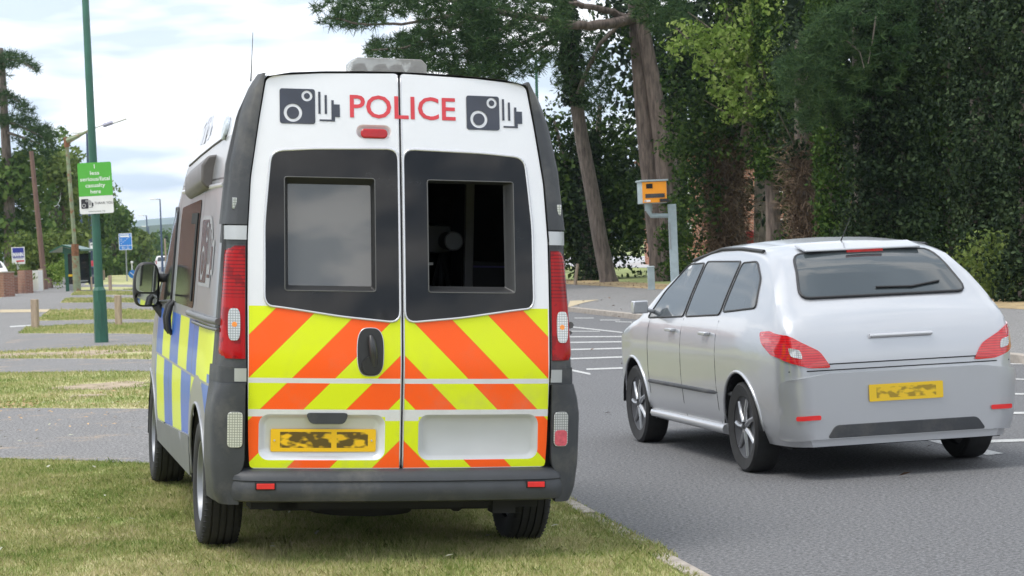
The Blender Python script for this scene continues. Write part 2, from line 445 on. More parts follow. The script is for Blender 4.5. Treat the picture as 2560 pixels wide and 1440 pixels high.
gx = nb.m('MAXIMUM', comb(sx.outputs[0], 80, .3), comb(sx.outputs[2], 80, .3))
nb.l(nb.mix(gx, (.62, .63, .62), (.30, .31, .31)), b.inputs['Base Color']); b.inputs['Roughness'].default_value = .12; b.inputs['Coat Weight'].default_value = 1; b.inputs['Metallic'].default_value = .3
M_clear = m
m, nb, b = newmat('ribbed_red_lens')
sx = nb.n('ShaderNodeSeparateXYZ'); nb.l(nb.obj(), sx.inputs[0])
rb = nb.m('LESS_THAN', nb.m('FRACT', nb.m('MULTIPLY', sx.outputs[2], 55)), .35)
up = nb.m('GREATER_THAN', sx.outputs[2], 1.33)
c = nb.mix(nb.m('MULTIPLY', rb, up), (.36, .003, .004), (.17, .001, .003))
vn = nb.noise(11, 3); c = nb.mix(nb.m('MULTIPLY', nb.m('GREATER_THAN', vn, .56), .5), c, (.10, .001, .003))
nb.l(c, b.inputs['Base Color']); b.inputs['Roughness'].default_value = .16; b.inputs['Coat Weight'].default_value = .12; b.inputs['IOR'].default_value = 1.3
M_taillens = m
FY, FO, FB = (.70, .80, .002), (1.0, .10, .001), (.02, .12, .52)
m, nb, b = newmat('chevron_door')
sx = nb.n('ShaderNodeSeparateXYZ'); nb.l(nb.obj(), sx.inputs[0]); X = sx.outputs[0]; Z = sx.outputs[2]
ax = nb.m('ABSOLUTE', X)
t = nb.m('MULTIPLY', nb.m('SUBTRACT', nb.m('ADD', ax, Z), .847), 1/.427)
isO = nb.m('LESS_THAN', nb.m('FRACT', t), .5)
def band(v, a, bb): return nb.m('MULTIPLY', nb.m('GREATER_THAN', v, a), nb.m('LESS_THAN', v, bb))
mask = nb.m('MAXIMUM', nb.m('MAXIMUM', band(Z, .934, 1.291), band(Z, .778, .909)), band(Z, .486, .742))
mask = nb.m('MULTIPLY', mask, band(ax, .009, .768))
hx = nb.m('MULTIPLY', nb.m('MULTIPLY', nb.m('LESS_THAN', ax, .085), nb.m('GREATER_THAN', Z, .722)), nb.m('LESS_THAN', Z, .76)); mask = nb.m('MULTIPLY', mask, nb.m('SUBTRACT', 1, hx))
honey = nb.noise(300, 2); ho = nb.m('MULTIPLY', honey, .08)
stripe = nb.mix(isO, FY, FO); stripe = nb.mix(ho, stripe, (.5, .5, .3))
seams = nb.m('MULTIPLY', nb.m('LESS_THAN', nb.m('ABSOLUTE', nb.m('SUBTRACT', nb.m('FRACT', nb.m('MULTIPLY', t, 2)), .004)), .006), .5)
stripe = nb.mix(seams, stripe, (.25, .18, .02))
c = nb.mix(mask, (.74, .74, .76), stripe)
gr = nb.m('MULTIPLY', nb.m('MAXIMUM', nb.m('SUBTRACT', nb.noise(3.2, 6, .7), .5), 0), nb.m('MAXIMUM', nb.m('SUBTRACT', 1.25, Z), .12)); c = nb.mix(nb.m('MINIMUM', nb.m('MULTIPLY', gr, 2.2), .5), c, (.33, .30, .25))
nb.l(c, b.inputs['Base Color'])
nb.l(nb.m('MULTIPLY', nb.m('SUBTRACT', 1, mask), .28), b.inputs['Metallic']); b.inputs['Roughness'].default_value = .3; nb.l(nb.m('SUBTRACT', .5, nb.m('MULTIPLY', mask, .38)), b.inputs['Coat Weight']); nb.l(nb.m('SUBTRACT', .5, nb.m('MULTIPLY', mask, .3)), b.inputs['Specular IOR Level']); b.inputs['Coat Roughness'].default_value = .08
M_door = m
m, nb, b = newmat('chequered_side')
sx = nb.n('ShaderNodeSeparateXYZ'); nb.l(nb.obj(), sx.inputs[0]); Y = sx.outputs[1]; Z = sx.outputs[2]
r1 = band(Z, .885, 1.175); r2 = band(Z, .462, .872)
p1 = nb.m('MAXIMUM', nb.m('LESS_THAN', Y, .94), nb.m('LESS_THAN', nb.m('FRACT', nb.m('MULTIPLY', nb.m('SUBTRACT', Y, .40), 1/1.08)), .5))
p2 = nb.m('LESS_THAN', nb.m('FRACT', nb.m('MULTIPLY', nb.m('SUBTRACT', Y, .64), 1/1.14)), .5)
isY = nb.m('MAXIMUM', nb.m('MULTIPLY', r1, p1), nb.m('MULTIPLY', r2, p2))
# silver round the rear wheel arch
dy = nb.m('SUBTRACT', Y, .85); dz = nb.m('SUBTRACT', Z, .336); rr = nb.m('SQRT', nb.m('ADD', nb.m('MULTIPLY', dy, dy), nb.m('MULTIPLY', dz, dz)))
dy2 = nb.m('SUBTRACT', Y, 3.95); rf = nb.m('SQRT', nb.m('ADD', nb.m('MULTIPLY', dy2, dy2), nb.m('MULTIPLY', dz, dz)))
mask = nb.m('MULTIPLY', nb.m('MAXIMUM', r1, r2), nb.m('MULTIPLY', nb.m('GREATER_THAN', rr, .56), nb.m('GREATER_THAN', rf, .5)))
mask = nb.m('MULTIPLY', mask, nb.m('LESS_THAN', Y, 3.55))
chk = nb.mix(isY, FB, FY)
tail = nb.m('LESS_THAN', Y, .42); chk = nb.mix(nb.m('MULTIPLY', tail, nb.m('LESS_THAN', Z, .93)), chk, FB)
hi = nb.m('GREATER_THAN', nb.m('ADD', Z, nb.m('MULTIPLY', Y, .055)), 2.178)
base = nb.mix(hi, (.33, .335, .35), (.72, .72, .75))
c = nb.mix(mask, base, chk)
ln = None
for yy in (1.19, 2.575, 3.62):
    q = nb.m('LESS_THAN', nb.m('ABSOLUTE', nb.m('SUBTRACT', Y, yy)), .006); ln = q if ln is None else nb.m('MAXIMUM', ln, q)
for zz in (1.93,):
    q = nb.m('LESS_THAN', nb.m('ABSOLUTE', nb.m('SUBTRACT', Z, zz)), .005); ln = nb.m('MAXIMUM', ln, q)
c = nb.mix(nb.m('MULTIPLY', ln, nb.m('GREATER_THAN', 2.0, Z)), c, (.02, .02, .02))
nb.l(c, b.inputs['Base Color']); nb.l(nb.m('MULTIPLY', nb.m('SUBTRACT', 1, mask), .5), b.inputs['Metallic'])
b.inputs['Roughness'].default_value = .3; b.inputs['Coat Weight'].default_value = .22; b.inputs['Coat Roughness'].default_value = .06
M_side = m
m, nb, b = newmat('number_plate_yellow')
sx = nb.n('ShaderNodeSeparateXYZ'); nb.l(nb.obj(), sx.inputs[0])
sm = nb.noise(24, 1.5, .4, stretch=(.75, 1, 1.5)); inx = nb.m('MAXIMUM', band(sx.outputs[0], -.607, -.352), band(sx.outputs[0], -.325, -.168)); inz = band(sx.outputs[2], .585, .665)
k = nb.m('MULTIPLY', nb.m('SUBTRACT', sm, .40), 6.5); k = nb.m('MINIMUM', nb.m('MAXIMUM', k, 0), .9)
nb.l(nb.mix(nb.m('MULTIPLY', k, nb.m('MULTIPLY', inx, inz)), (.88, .52, .01), (.03, .022, .01)), b.inputs['Base Color']); b.inputs['Roughness'].default_value = .35
M_plate = m
def glassmat(name, tint, alpha, rough=.03, ior=1.5):
    m, nb, b = newmat(name); b.inputs['Base Color'].default_value = (*tint, 1); b.inputs['Roughness'].default_value = rough; b.inputs['IOR'].default_value = ior
    tr = nb.n('ShaderNodeBsdfTransparent'); tr.inputs[0].default_value = (.9, .93, .92, 1); ms = nb.n('ShaderNodeMixShader'); ms.inputs[0].default_value = alpha
    nb.l(tr.outputs[0], ms.inputs[1]); nb.l(b.outputs[0], ms.inputs[2]); nb.l(ms.outputs[0], nb.o.inputs[0]); return m
M_pane = glassmat('tinted_pane', (.10, .10, .102), .93, .03, 1.8)
M_wing = glassmat('clear_cover', (.32, .31, .29), .62, .2)
M_sglass = glassmat('dark_glass', (.012, .014, .016), .97, .09, 1.45)
M_mirror = pm('mirror_glass', (.75, .78, .78), .02, 1, var=0)

X_ = Vector((.97096, .23401, -.04969)).normalized(); Z_ = Vector((.05159, -.00201, .99867)).normalized()
a_ = .0105; X2 = (X_-Z_*a_).normalized(); Z2 = (Z_+X_*a_).normalized(); Y2 = Z2.cross(X2).normalized()
VO = Vector((-.6137, 11.2372, .0563))-X_*.013
VANM = Matrix.Translation(VO) @ Matrix((X2, Y2, Z2)).transposed().to_4x4()
van = thing('police_van', 'white high-roofed police van with orange and yellow chevrons, parked on the grass verge', 'van')
van.matrix_world = VANM

def yr(x, z):
    q = max(z-1.0, 0); return .12*q+.03*q*q+.05*(x/.8)**2
def rear(u, v):
    q = max(v-1.0, 0); n = Vector((.1*u/.64, -1, (.12+.06*q) if v > 1 else 0)).normalized()
    return Vector((u, yr(u, v), v)), n
WZ = [.3, .5, .75, .95, 1.1, 1.3, 1.7, 2.0, 2.25, 2.38, 2.45]
WX = [.915, .935, .945, .94, .93, .918, .892, .865, .81, .75, .70]
def wz(z): return float(np.interp(z, WZ, WX))
def gy(Y): return float(np.interp(Y, [0, .1, .3, .5, 3.9, 4.3, 4.55, 4.7, 4.78], [.955, .965, .99, 1, 1, .965, .88, .76, .60]))
def TY(Y): return float(np.interp(Y, [0, .25, .7, 1.5, 2.0, 2.3, 2.6, 3.0, 3.3, 3.7, 4.0, 4.3, 4.55, 4.7, 4.78], [2.47, 2.49, 2.50, 2.515, 2.51, 2.47, 2.38, 2.14, 1.88, 1.50, 1.24, 1.12, 1.0, .86, .70]))
def vsec(Y):
    T = TY(Y); k = min(1, (T-.45)/1.6); zs = np.linspace(.30, T-.45*k, 30); o = [(wz(z)*gy(Y), z) for z in zs]
    ws = wz(T-.45*k)*gy(Y)
    for dz, r in ((.24, .945), (.11, .872), (.045, .80), (.022, .66), (.010, .45), (.003, .22), (0, 0)): o.append((ws*r, T-dz*k))
    return o
Ys = [.245, .27]+list(np.arange(.30, 4.79, .06)); V = []; Fc = []
ns = None
for Y in Ys:
    s = vsec(Y); ring = [(-x, z) for x, z in s]+[(x, z) for x, z in s[-2::-1]]; ns = len(ring)
    i_ = len(V)//ns
    V += [Vector((x, max(Y, yr(abs(x)*.9, z)+.10+.012*i_) if (i_ < 6 and abs(x) > .69 and z > 1.6) else Y, z)) for x, z in ring]
for cyw in (.85, 3.95):
    for v in V:
        d = math.hypot(v.y-cyw, v.z-.336)
        if .375 < d < .44 and abs(v.x) > .6 and v.z < 1: k = .41/d; v.y = cyw+(v.y-cyw)*k; v.z = .336+(v.z-.336)*k
for i in range(len(Ys)-1):
    for j in range(ns-1):
        q = (i*ns+j, i*ns+j+1, (i+1)*ns+j+1, (i+1)*ns+j); c = sum((V[t] for t in q), Vector())/4
        if c.z < 1 and abs(c.x) > .6 and any(math.hypot(c.y-w, c.z-.336) < .405 for w in (.85, 3.95)): continue
        Fc.append(q)
Fc.append(tuple((len(Ys)-1)*ns+j for j in range(ns)))
body = obj_from('body_shell', V, Fc, M_side, van, 40)
vbvh = BVHTree.FromPolygons(V, Fc)
def sidemap(s):
    def f(u, v):
        h = vbvh.ray_cast(Vector((s*3, u, v)), Vector((-s, 0, 0)))
        if h[0] is None: return Vector((s*wz(v)*gy(u), u, v)), Vector((s, 0, 0))
        n = h[1]; n = n if n.x*s > 0 else -n
        return h[0], n
    return f
# wheel arch linings, underside and cabin lining
for cyw in (.85, 3.95):
    for s in (-1, 1):
        mb = MB(); n = 20; pts = [(cyw+.412*math.cos(PI*i/n-.12*(1-2*i/n)), .336+.412*math.sin(PI*i/n-.12*(1-2*i/n))) for i in range(n+1)]
        k = len(mb.V); mb.V += [Vector((s*.925, a, c)) for a, c in pts]+[Vector((s*.60, a, c)) for a, c in pts]
        mb.F += [[k+i, k+i+1, k+n+2+i, k+n+1+i] for i in range(n)]; mb.F.append([k+n+1+i for i in range(n+1)])
        mb.build('wheel_arch_liner', M_dark, van, smooth=40)
mb = MB(); mb.box((-.60, .30, .24), (.60, 4.5, .42)); mb.box((-.82, 1.3, .30), (.82, 3.5, .42)); mb.box((-.74, .12, .27), (.74, .30, .40)); mb.box((-.62, .15, .40), (.62, .4, .47))  # floor lowered and rear valance added to deepen the shadow under the van
mb.tube([(-.75, .85, .34), (.75, .85, .34)], .045); mb.tube([(.35, .3, .27), (.42, .5, .30), (.45, 1.6, .33)], .045); mb.lathe([(0, -.11), (.27, -.11), (.30, -.05), (.30, .05), (.27, .11), (0, .11)], 24, 'Z', (-.1, .62, .31))
for x in (-.55, .55): mb.tube([(x, .35, .36), (x*1.02, .9, .24), (x, 1.5, .36)], .03); mb.tube([(x*1.1, .7, .2), (x*1.1, .72, .5)], .035)
mb.box((.5, .1, .24), (.62, .22, .34)); mb.box((-.6, .12, .27), (-.5, .3, .36))
mb.build('underbody', M_dark, van, smooth=40)
mb = MB(); k = .80
mb.add([(-.86, .14, .5), (.86, .14, .5), (.86, 3.0, .5), (-.86, 3.0, .5), (-.80, .22, 1.85), (.80, .22, 1.85), (.80, 2.6, 1.9), (-.80, 2.6, 1.9), (-.62, .3, 2.38), (.62, .3, 2.38), (.62, 2.0, 2.38), (-.62, 2.0, 2.38)],
       [(0, 1, 2, 3), (0, 3, 7, 4), (1, 5, 6, 2), (4, 7, 11, 8), (5, 9, 10, 6), (8, 11, 10, 9), (2, 6, 7, 3), (6, 10, 11, 7)]).build('cabin_lining', M_dark, van)

GLASS = [(.012, 1.213), (.30, 1.240), (.60, 1.283), (.680, 1.315), (.690, 1.45), (.690, 1.70), (.672, 1.90), (.650, 2.062), (.43, 2.082), (.012, 2.092)]
GLASS = rounded(GLASS[:3]+[(.692, 1.292)]+GLASS[4:7]+[(.655, 2.066)]+GLASS[8:], .06, 5)
DOOR = [(.005, .478), (.40, .478), (.757, .484), (.765, .62), (.772, .93), (.774, 1.3), (.772, 1.64), (.755, 1.93), (.712, 2.22), (.676, 2.43), (.64, 2.450), (.40, 2.468), (.005, 2.480)]
DOOR = rounded(DOOR, .022, 3)
WIN = rrect(.135, 1.368, .590, 1.937, .012, 3)
REC = rrect(.085, .525, .715, .753, .05, 5)
def mir(p, s): return [(s*a, b) for a, b in p]
def tray(name, A, B, depth, mat, parent, cap=None, lift=.0):
    n = len(A); V = []; Fc = []
    mids = 3
    for k in range(mids+1):
        t = k/mids; e = t*t*(3-2*t)
        for (a, b), (c, d) in zip(A, B):
            u, v = a+(c-a)*t, b+(d-b)*t; p, nn = rear(u, v); V.append(p-nn*(depth*e-lift))
    for k in range(mids):
        for i in range(n): Fc.append((k*n+i, k*n+(i+1) % n, (k+1)*n+(i+1) % n, (k+1)*n+i))
    if cap: Fc.append(tuple(mids*n+i for i in range(n)))
    o = MB().add(V, Fc).build(name, mat, parent, smooth=50); return o
# rear frame behind the doors
panel('rear_frame', [(-.8, .46), (.8, .46), (.8, 1.7), (.69, 2.46), (0, 2.485), (-.69, 2.46), (-.8, 1.7)], rear, M_trimd, van, [mir(rrect(.10, 1.34, .63, 1.96, .02), -1), rrect(.10, 1.34, .63, 1.96, .02)], res=.12, lift=-.042)
BRK = rrect(-.225, 2.142, -.045, 2.212, .033, 5)
doors = {}
for s in (-1, 1):
    holes = [mir(WIN, s), mir(REC, s)]
    if s < 0: holes.append(BRK)
    d = panel('rear_door', mir(DOOR, s), rear, M_door, van, holes, res=.07, thick=.036, lift=0, smooth=30, bevel=.0035)
    d['label'] = 'left rear door with handle and number plate recess' if s < 0 else 'right rear door with a blank recess and open hatch window'
    doors[s] = d
    panel('window_surround', mir(GLASS, s), rear, M_gblack, d, [mir(WIN, s)], res=.07, thick=.004, lift=.0045)
    ringtube('window_moulding', mir(GLASS, s), rear, .0062, M_chrome, d, lift=.004)
    IN = rrect(.150, 1.400, .572, 1.912, .008, 3) if s < 0 else rrect(.137, 1.405, .552, 1.930, .006, 3)
    tray('window_frame', mir(WIN, s), mir(IN, s), .05, pm('window_frame_black', (.02, .02, .021), .45), d, lift=.005)
    ringtube('frame_lip', mir(WIN, s), rear, .0028, pm('lip_grey', (.10, .10, .10), .4), d, lift=.006)
    tray('plate_recess', mir(REC, s), mir(rrect(.118, .548, .682, .730, .04, 5), s), .024, M_silver if s < 0 else pm('matt_silver', (.50, .51, .52), .5, .1, var=.03), d, cap=True)
def rearoff(k):
    def f(u, v):
        p, n = rear(u, v); return p-n*k, n
    return f
panel('window_pane', mir(rrect(.150, 1.400, .572, 1.912, .008, 3), -1), rearoff(.049), M_pane, doors[-1], res=.1, thick=.004)
# gaps and bright seam edges between the doors
ringtube('seam_edge', [(-.0085, .49), (-.0085, 2.47)], rear, .0028, M_chrome, doors[-1], closed=False, lift=.0)
ringtube('seam_edge', [(.0085, .49), (.0085, 2.47)], rear, .0028, M_chrome, doors[1], closed=False, lift=.0)
# high brake light
tray('brake_light_dish', BRK, rrect(-.212, 2.142, -.058, 2.195, .026, 5), .018, M_white_lac, doors[-1], cap=True)
panel('high_brake_light', rrect(-.203, 2.143, -.066, 2.190, .022, 6), rearoff(0), M_redl, doors[-1], res=.03, thick=.02, lift=.014, bevel=.006)
# door handle
HO = [(-.164+.066*math.copysign(abs(math.cos(a))**.62, math.cos(a)), 1.067+.119*math.copysign(abs(math.sin(a))**.7, math.sin(a))) for a in [2*PI*i/36 for i in range(36)]]
hd = panel('door_handle', HO, rear, M_black, doors[-1], res=.03, thick=.01, lift=.008, bevel=.003)
ringtube('handle_rim', HO, rear, .0035, M_chrome, hd, lift=.002)
mb = MB(); pts = [rear(-.164+.004*i, 1.145-.03*i) for i in range(6)]
mb.tube([p+n*(.012+.018*math.sin(PI*min(1, i/4.0))) for i, (p, n) in enumerate(pts)], [.012, .018, .019, .02, .018, .012], 10).build('handle_grip', pm('grip_black', (.03, .03, .033), .35), hd, smooth=60)
mb = MB(); mb.tube([rear(-.164, 1.0)[0]+Vector((0, -.006, 0)), rear(-.164, 1.0)[0]+Vector((0, -.014, 0))], .045, 20).build('lock_cup', pm('cup_black', (.022, .022, .024), .3), hd, smooth=40)
# grip above the number plate, plate
g2 = [(-.482, .762), (-.470, .722), (-.452, .706), (-.300, .706), (-.283, .722), (-.272, .762)]
panel('pull_grip', rounded(g2, .02, 3), rearoff(.0), M_trim, doors[-1], res=.04, thick=.03, lift=.012, bevel=.006)
panel('number_plate', rrect(-.655, .566, -.128, .679, .008, 3), rearoff(.024), M_plate, doors[-1], res=.08, thick=.006, lift=.008)
for x in (-.636, -.150):
    p, n = rear(x, .622); MB().tube([p-n*.018, p-n*.012], .005, 8).build('plate_screw', M_chrome, doors[-1])
# lettering and camera symbols
M_pred = pm('red_lettering', (.62, .045, .06), .35, var=.08, scale=9)
M_navy = pm('dark_blue_vinyl', (.022, .027, .045), .22, var=.2, scale=6, coat=.4)
V, Fc = text_mesh('POLICE', .118, .016)
xs = [v[0] for v in V]; x0, x1 = min(xs), max(xs); k = (.292+.256)/(x1-x0)
for s in (-1, 1):
    vo = [(-.256+(x-x0)*k, 2.2485+y) for x, y in V]; ff = [f for f in Fc if (sum(vo[i][0] for i in f)/len(f)-.006)*s > 0]
    us = sorted({i for f in ff for i in f}); mp_ = {a: i for i, a in enumerate(us)}; pts = []
    for i in us:
        p, n = rear(*vo[i]); pts.append(p+n*.0035)
    ff = [[mp_[i] for i in f] for f in ff]
    a, b_, c = (pts[i] for i in ff[0][:3])
    if (b_-a).cross(c-a).y > 0: ff = [f[::-1] for f in ff]
    obj_from('red_lettering', pts, ff, M_pred, doors[s])
def symbol(u0, v0, w, h, mapf, parent, mat, matw=None, du=1):
    """speed camera pictogram; square w x h with its lower left corner at u0,v0; du=-1 runs the other way"""
    def T(p): return [(u0+du*x*w, v0+y*h) for x, y in p]
    if matw: panel('symbol_backing', T(rounded([(-.06, -.06), (1.62, -.06), (1.62, .14), (1.84, .14), (1.84, .68), (1.62, .68), (1.3, 1.0), (1.06, 1.06), (-.06, 1.06)], .05)), mapf, matw, parent, res=.08, lift=.003)
    def C(cx, cy, r): return [(cx+r*math.cos(2*PI*i/28), cy+r*w/h*math.sin(2*PI*i/28)) for i in range(28)]
    lf = .0045
    panel('camera_symbol', T(rrect(0, 0, 1, 1, .07, 4)), mapf, mat, parent, [T(C(.37, .31, .26)), T(C(.77, .80, .155))], res=.08, lift=lf)
    panel('camera_symbol', T(C(.37, .31, .175)), mapf, mat, parent, res=.08, lift=lf); panel('camera_symbol', T(C(.77, .80, .085)), mapf, mat, parent, res=.08, lift=lf)
    for x, y0, y1 in ((1.09, .30, .93), (1.27, .30, .84)): panel('camera_symbol', T([(x, y0), (x+.065, y0), (x+.065, y1), (x, y1)]), mapf, mat, parent, res=.1, lift=lf)
    panel('camera_symbol', T([(1.12, .09), (1.12, .14), (1.46, .14), (1.46, .70), (1.53, .70), (1.53, .58), (1.70, .58), (1.70, .22), (1.56, .22), (1.56, .09)]), mapf, mat, parent, res=.1, lift=lf)
symbol(-.610, 2.207, .178, .178, rear, doors[-1], M_navy)
symbol(.350, 2.203, .176, .176, rear, doors[1], M_navy)
# dark dent crease low near the top is a part of the metal; corner pillars
def corner(name, z0, z1, s, xin, mat, depth, lift=.0, n=14, parent=van, xo=None, ins=.03, yo=0, flare=True):
    rings = []
    for i in range(n+1):
        z = z0+(z1-z0)*i/n
        xm = (xo(z) if xo else wz(z)*.965)+lift; a = min(xin(z), xm-.02); yb = yr(a, z)-lift+yo; D = depth(z)
        fl = xm-a
        y7 = yb+.11; D = max(D, y7+.01); mid = [(max(xm, wz(z)*gy(q)+lift*.6+.003) if flare else xm, q) for q in (y7+(D-y7)*.25, y7+(D-y7)*.5, y7+(D-y7)*.75, D)]
        rings.append([(a, yb+ins), (a, yb), (a+fl*.45, yb+.004), (xm-min(.05, fl*.4), yb+.014), (xm-.018, yb+.034), (xm-.004, yb+.065), (xm, y7)]+mid+[(xm-.02, D)])
    mb = MB(); m = len(rings[0]); V = [Vector((s*x, y, z0+(z1-z0)*i/n)) for i, r in enumerate(rings) for x, y in r]
    Fc = [(i*m+j, i*m+(j+1) % m, (i+1)*m+(j+1) % m, (i+1)*m+j) for i in range(n) for j in range(m)]
    Fc += [tuple(range(m)), tuple(n*m+j for j in range(m))]
    return mb.add(V, Fc).build(name, mat, parent, smooth=42)
xd = lambda z: float(np.interp(z, [.48, .62, .93, 1.3, 1.64, 1.93, 2.22, 2.43, 2.46], [.768, .773, .780, .782, .780, .763, .720, .686, .68]))
xt = lambda z: float(np.interp(z, [1.69, 2.0, 2.25, 2.38, 2.43, 2.465], [.872, .840, .790, .745, .715, .69]))
for s in (-1, 1):
    p = corner('corner_pillar', 1.695, 2.462, s, xd, M_trim, lambda z: .33+.02*(z-1.7), .013, n=20, xo=xt)
    zc = 1.80
    pc = Vector((s*.838, yr(.838, zc)-.004, zc)); MB().box((-.012, -.006, -.028), (.012, .012, .028)).build('marker_lamp', M_clear, p, loc=pc, bevel=.003)
    corner('silver_hinge_cover', 1.618, 1.688, s, xd, M_block, lambda z: .12, .012, n=3, xo=lambda z: .868, flare=False)
    corner('hinge_gap', 1.60, 1.70, s, xd, M_trim, lambda z: .29, .006, n=3)
    corner('lamp_surround', .985, 1.61, s, lambda z: xd(z), M_trim, lambda z: .25, .004, n=10)
    lamp = corner('tail_light', 1.028, 1.588, s, lambda z: xd(z)+.006, M_taillens, lambda z: .11, .012, n=24, flare=False, xo=lambda z: wz(z)*.965-.004-.014*max(0, (z-1.54)/.048)**2-.012*max(0, (1.07-z)/.042)**2)
    c0 = [(s*.840+.030*math.copysign(abs(math.cos(a))**.5, math.cos(a)), 1.195+.080*math.copysign(abs(math.sin(a))**.6, math.sin(a))) for a in [2*PI*i/28 for i in range(28)]]
    q = panel('indicator_lens', c0, rearoff(-.012), M_clear, lamp, res=.03, thick=.01, lift=.007, bevel=.004)
    panel('indicator_bulb', circ(s*.838, 1.195, .013, 14), rearoff(-.02), M_orange, lamp, res=.03, thick=.004, lift=.0005)
    corner('silver_hinge_cover', .915, .980, s, xd, M_block, lambda z: .12, .012, n=3, xo=lambda z: .884, flare=False)
    corner('hinge_gap', .90, .99, s, xd, M_trim, lambda z: .29, .008, n=3)
    xb = lambda z: float(np.interp(z, [.30, .36, .5, .75, .84, .905], [.888, .918, .934, .938, .925, .905]))
    bc = corner('bumper_corner', .305, .905, s, lambda z: float(np.interp(z, [.3, .47, .5, .9], [.81, .81, .785, .785])), M_trim, lambda z: float(np.interp(z, [.3, .42, .6, .75, .905], [.47, .43, .40, .36, .27])), .012, n=16, xo=xb, yo=-.012)
    lo = rrect(.792, .588, .868, .766, .022, 4); lo = mir(lo, s)
    ll = panel('reversing_lamp' if s < 0 else 'fog_lamp', lo, rearoff(-.022), M_clear, bc, res=.04, thick=.012, lift=.010, bevel=.004)
    ringtube('lamp_gap', lo, rearoff(-.024), .004, M_trimd, ll)
    if s > 0: panel('fog_lens', rrect(.797, .592, .862, .672, .018, 4), rearoff(-.022), pm('pink_lens', (.62, .10, .13), .15, coat=.8, var=.2, scale=60), ll, res=.04, thick=.005, lift=.0125)
# rear bumper
prof = [(.06, .486), (.0, .484), (-.045, .474), (-.072, .450), (-.078, .428), (-.070, .424), (-.072, .420), (-.082, .400), (-.085, .36), (-.072, .328), (-.03, .318), (.15, .318)]
mb = MB(); xs_ = [-.845, -.842, -.83, -.80, -.72, -.5, -.25, 0, .25, .5, .72, .80, .83, .842, .845]; m = len(prof)
for x in xs_:
    e = max(0, (abs(x)-.72)/.125)**2; mb.V += [Vector((x, y+.05*(x/.8)**2+.055*e*(1 if y < .05 else 0), z-(.012*e if z > .47 else 0))) for y, z in prof]
mb.F += [[i*m+j, i*m+j+1, (i+1)*m+j+1, (i+1)*m+j] for i in range(len(xs_)-1) for j in range(m-1)]+[list(range(m)), [(len(xs_)-1)*m+j for j in range(m)]]
bump = mb.build('rear_bumper', M_trim, van, smooth=35)
for s in (-1, 1):
    c = s*.688; mb = MB(); mb.box((c-.05, -.055, .385), (c+.05, -.02, .422)).build('reflector_rim', M_trimd, bump, bevel=.003)
    mb = MB(); mb.box((c-.044, -.059, .390), (c+.044, -.02, .417)).build('reflector', M_reflr, bump, bevel=.002)
# wheels
def make_wheel(s, Yc):
    x = s*.826
    hub = MB(); o = .05*s
    hub.lathe([(0, .075*s), (.055, .075*s), (.06, .055*s), (.10, .05*s), (.115, .035*s), (.17, .045*s), (.195, .06*s), (.205, .085*s), (.212, .088*s), (.215, .07*s), (.21, -.06*s), (.12, -.03*s), (0, -.03*s)], 36, 'X')
    h = hub.build('wheel', M_rim, van, smooth=35, loc=(x, Yc, .336))
    t = MB(); W2 = .104
    pr = [(.208, W2*.80), (.225, W2*.93), (.27, W2*1.0), (.305, W2*.97), (.325, W2*.86)]
    tr = [(.333, .75), (.3355, .60), (.3265, .57), (.3265, .53), (.336, .50), (.3365, .22), (.3270, .19), (.3270, .14), (.3370, .11)]
    tr = [(r, W2*k) for r, k in tr]; full = pr+tr+[(r, -k) for r, k in (pr+tr)[::-1]]
    t.lathe(full, 60, 'X')
    tb = t
    for i in range(54):
        a = 2*PI*i/54
        for sg in (-1, 1):
            p0 = Vector((sg*W2*.62, math.cos(a)*.334, math.sin(a)*.334)); p1 = Vector((sg*W2*.93, math.cos(a+.03)*.322, math.sin(a+.03)*.322))
            tb.tube([p0, p1], .0045, 4)
    ty = t.build('tyre', M_tyre, h, smooth=35)
    for i in range(5):
        a = 2*PI*i/5; MB().tube([(.052*s, math.cos(a)*.08, math.sin(a)*.08), (.066*s, math.cos(a)*.08, math.sin(a)*.08)], .012, 8).build('wheel_bolt', M_grey, h)
    return h
for s in (-1, 1):
    for Yc in (.85, 3.95): make_wheel(s, Yc)
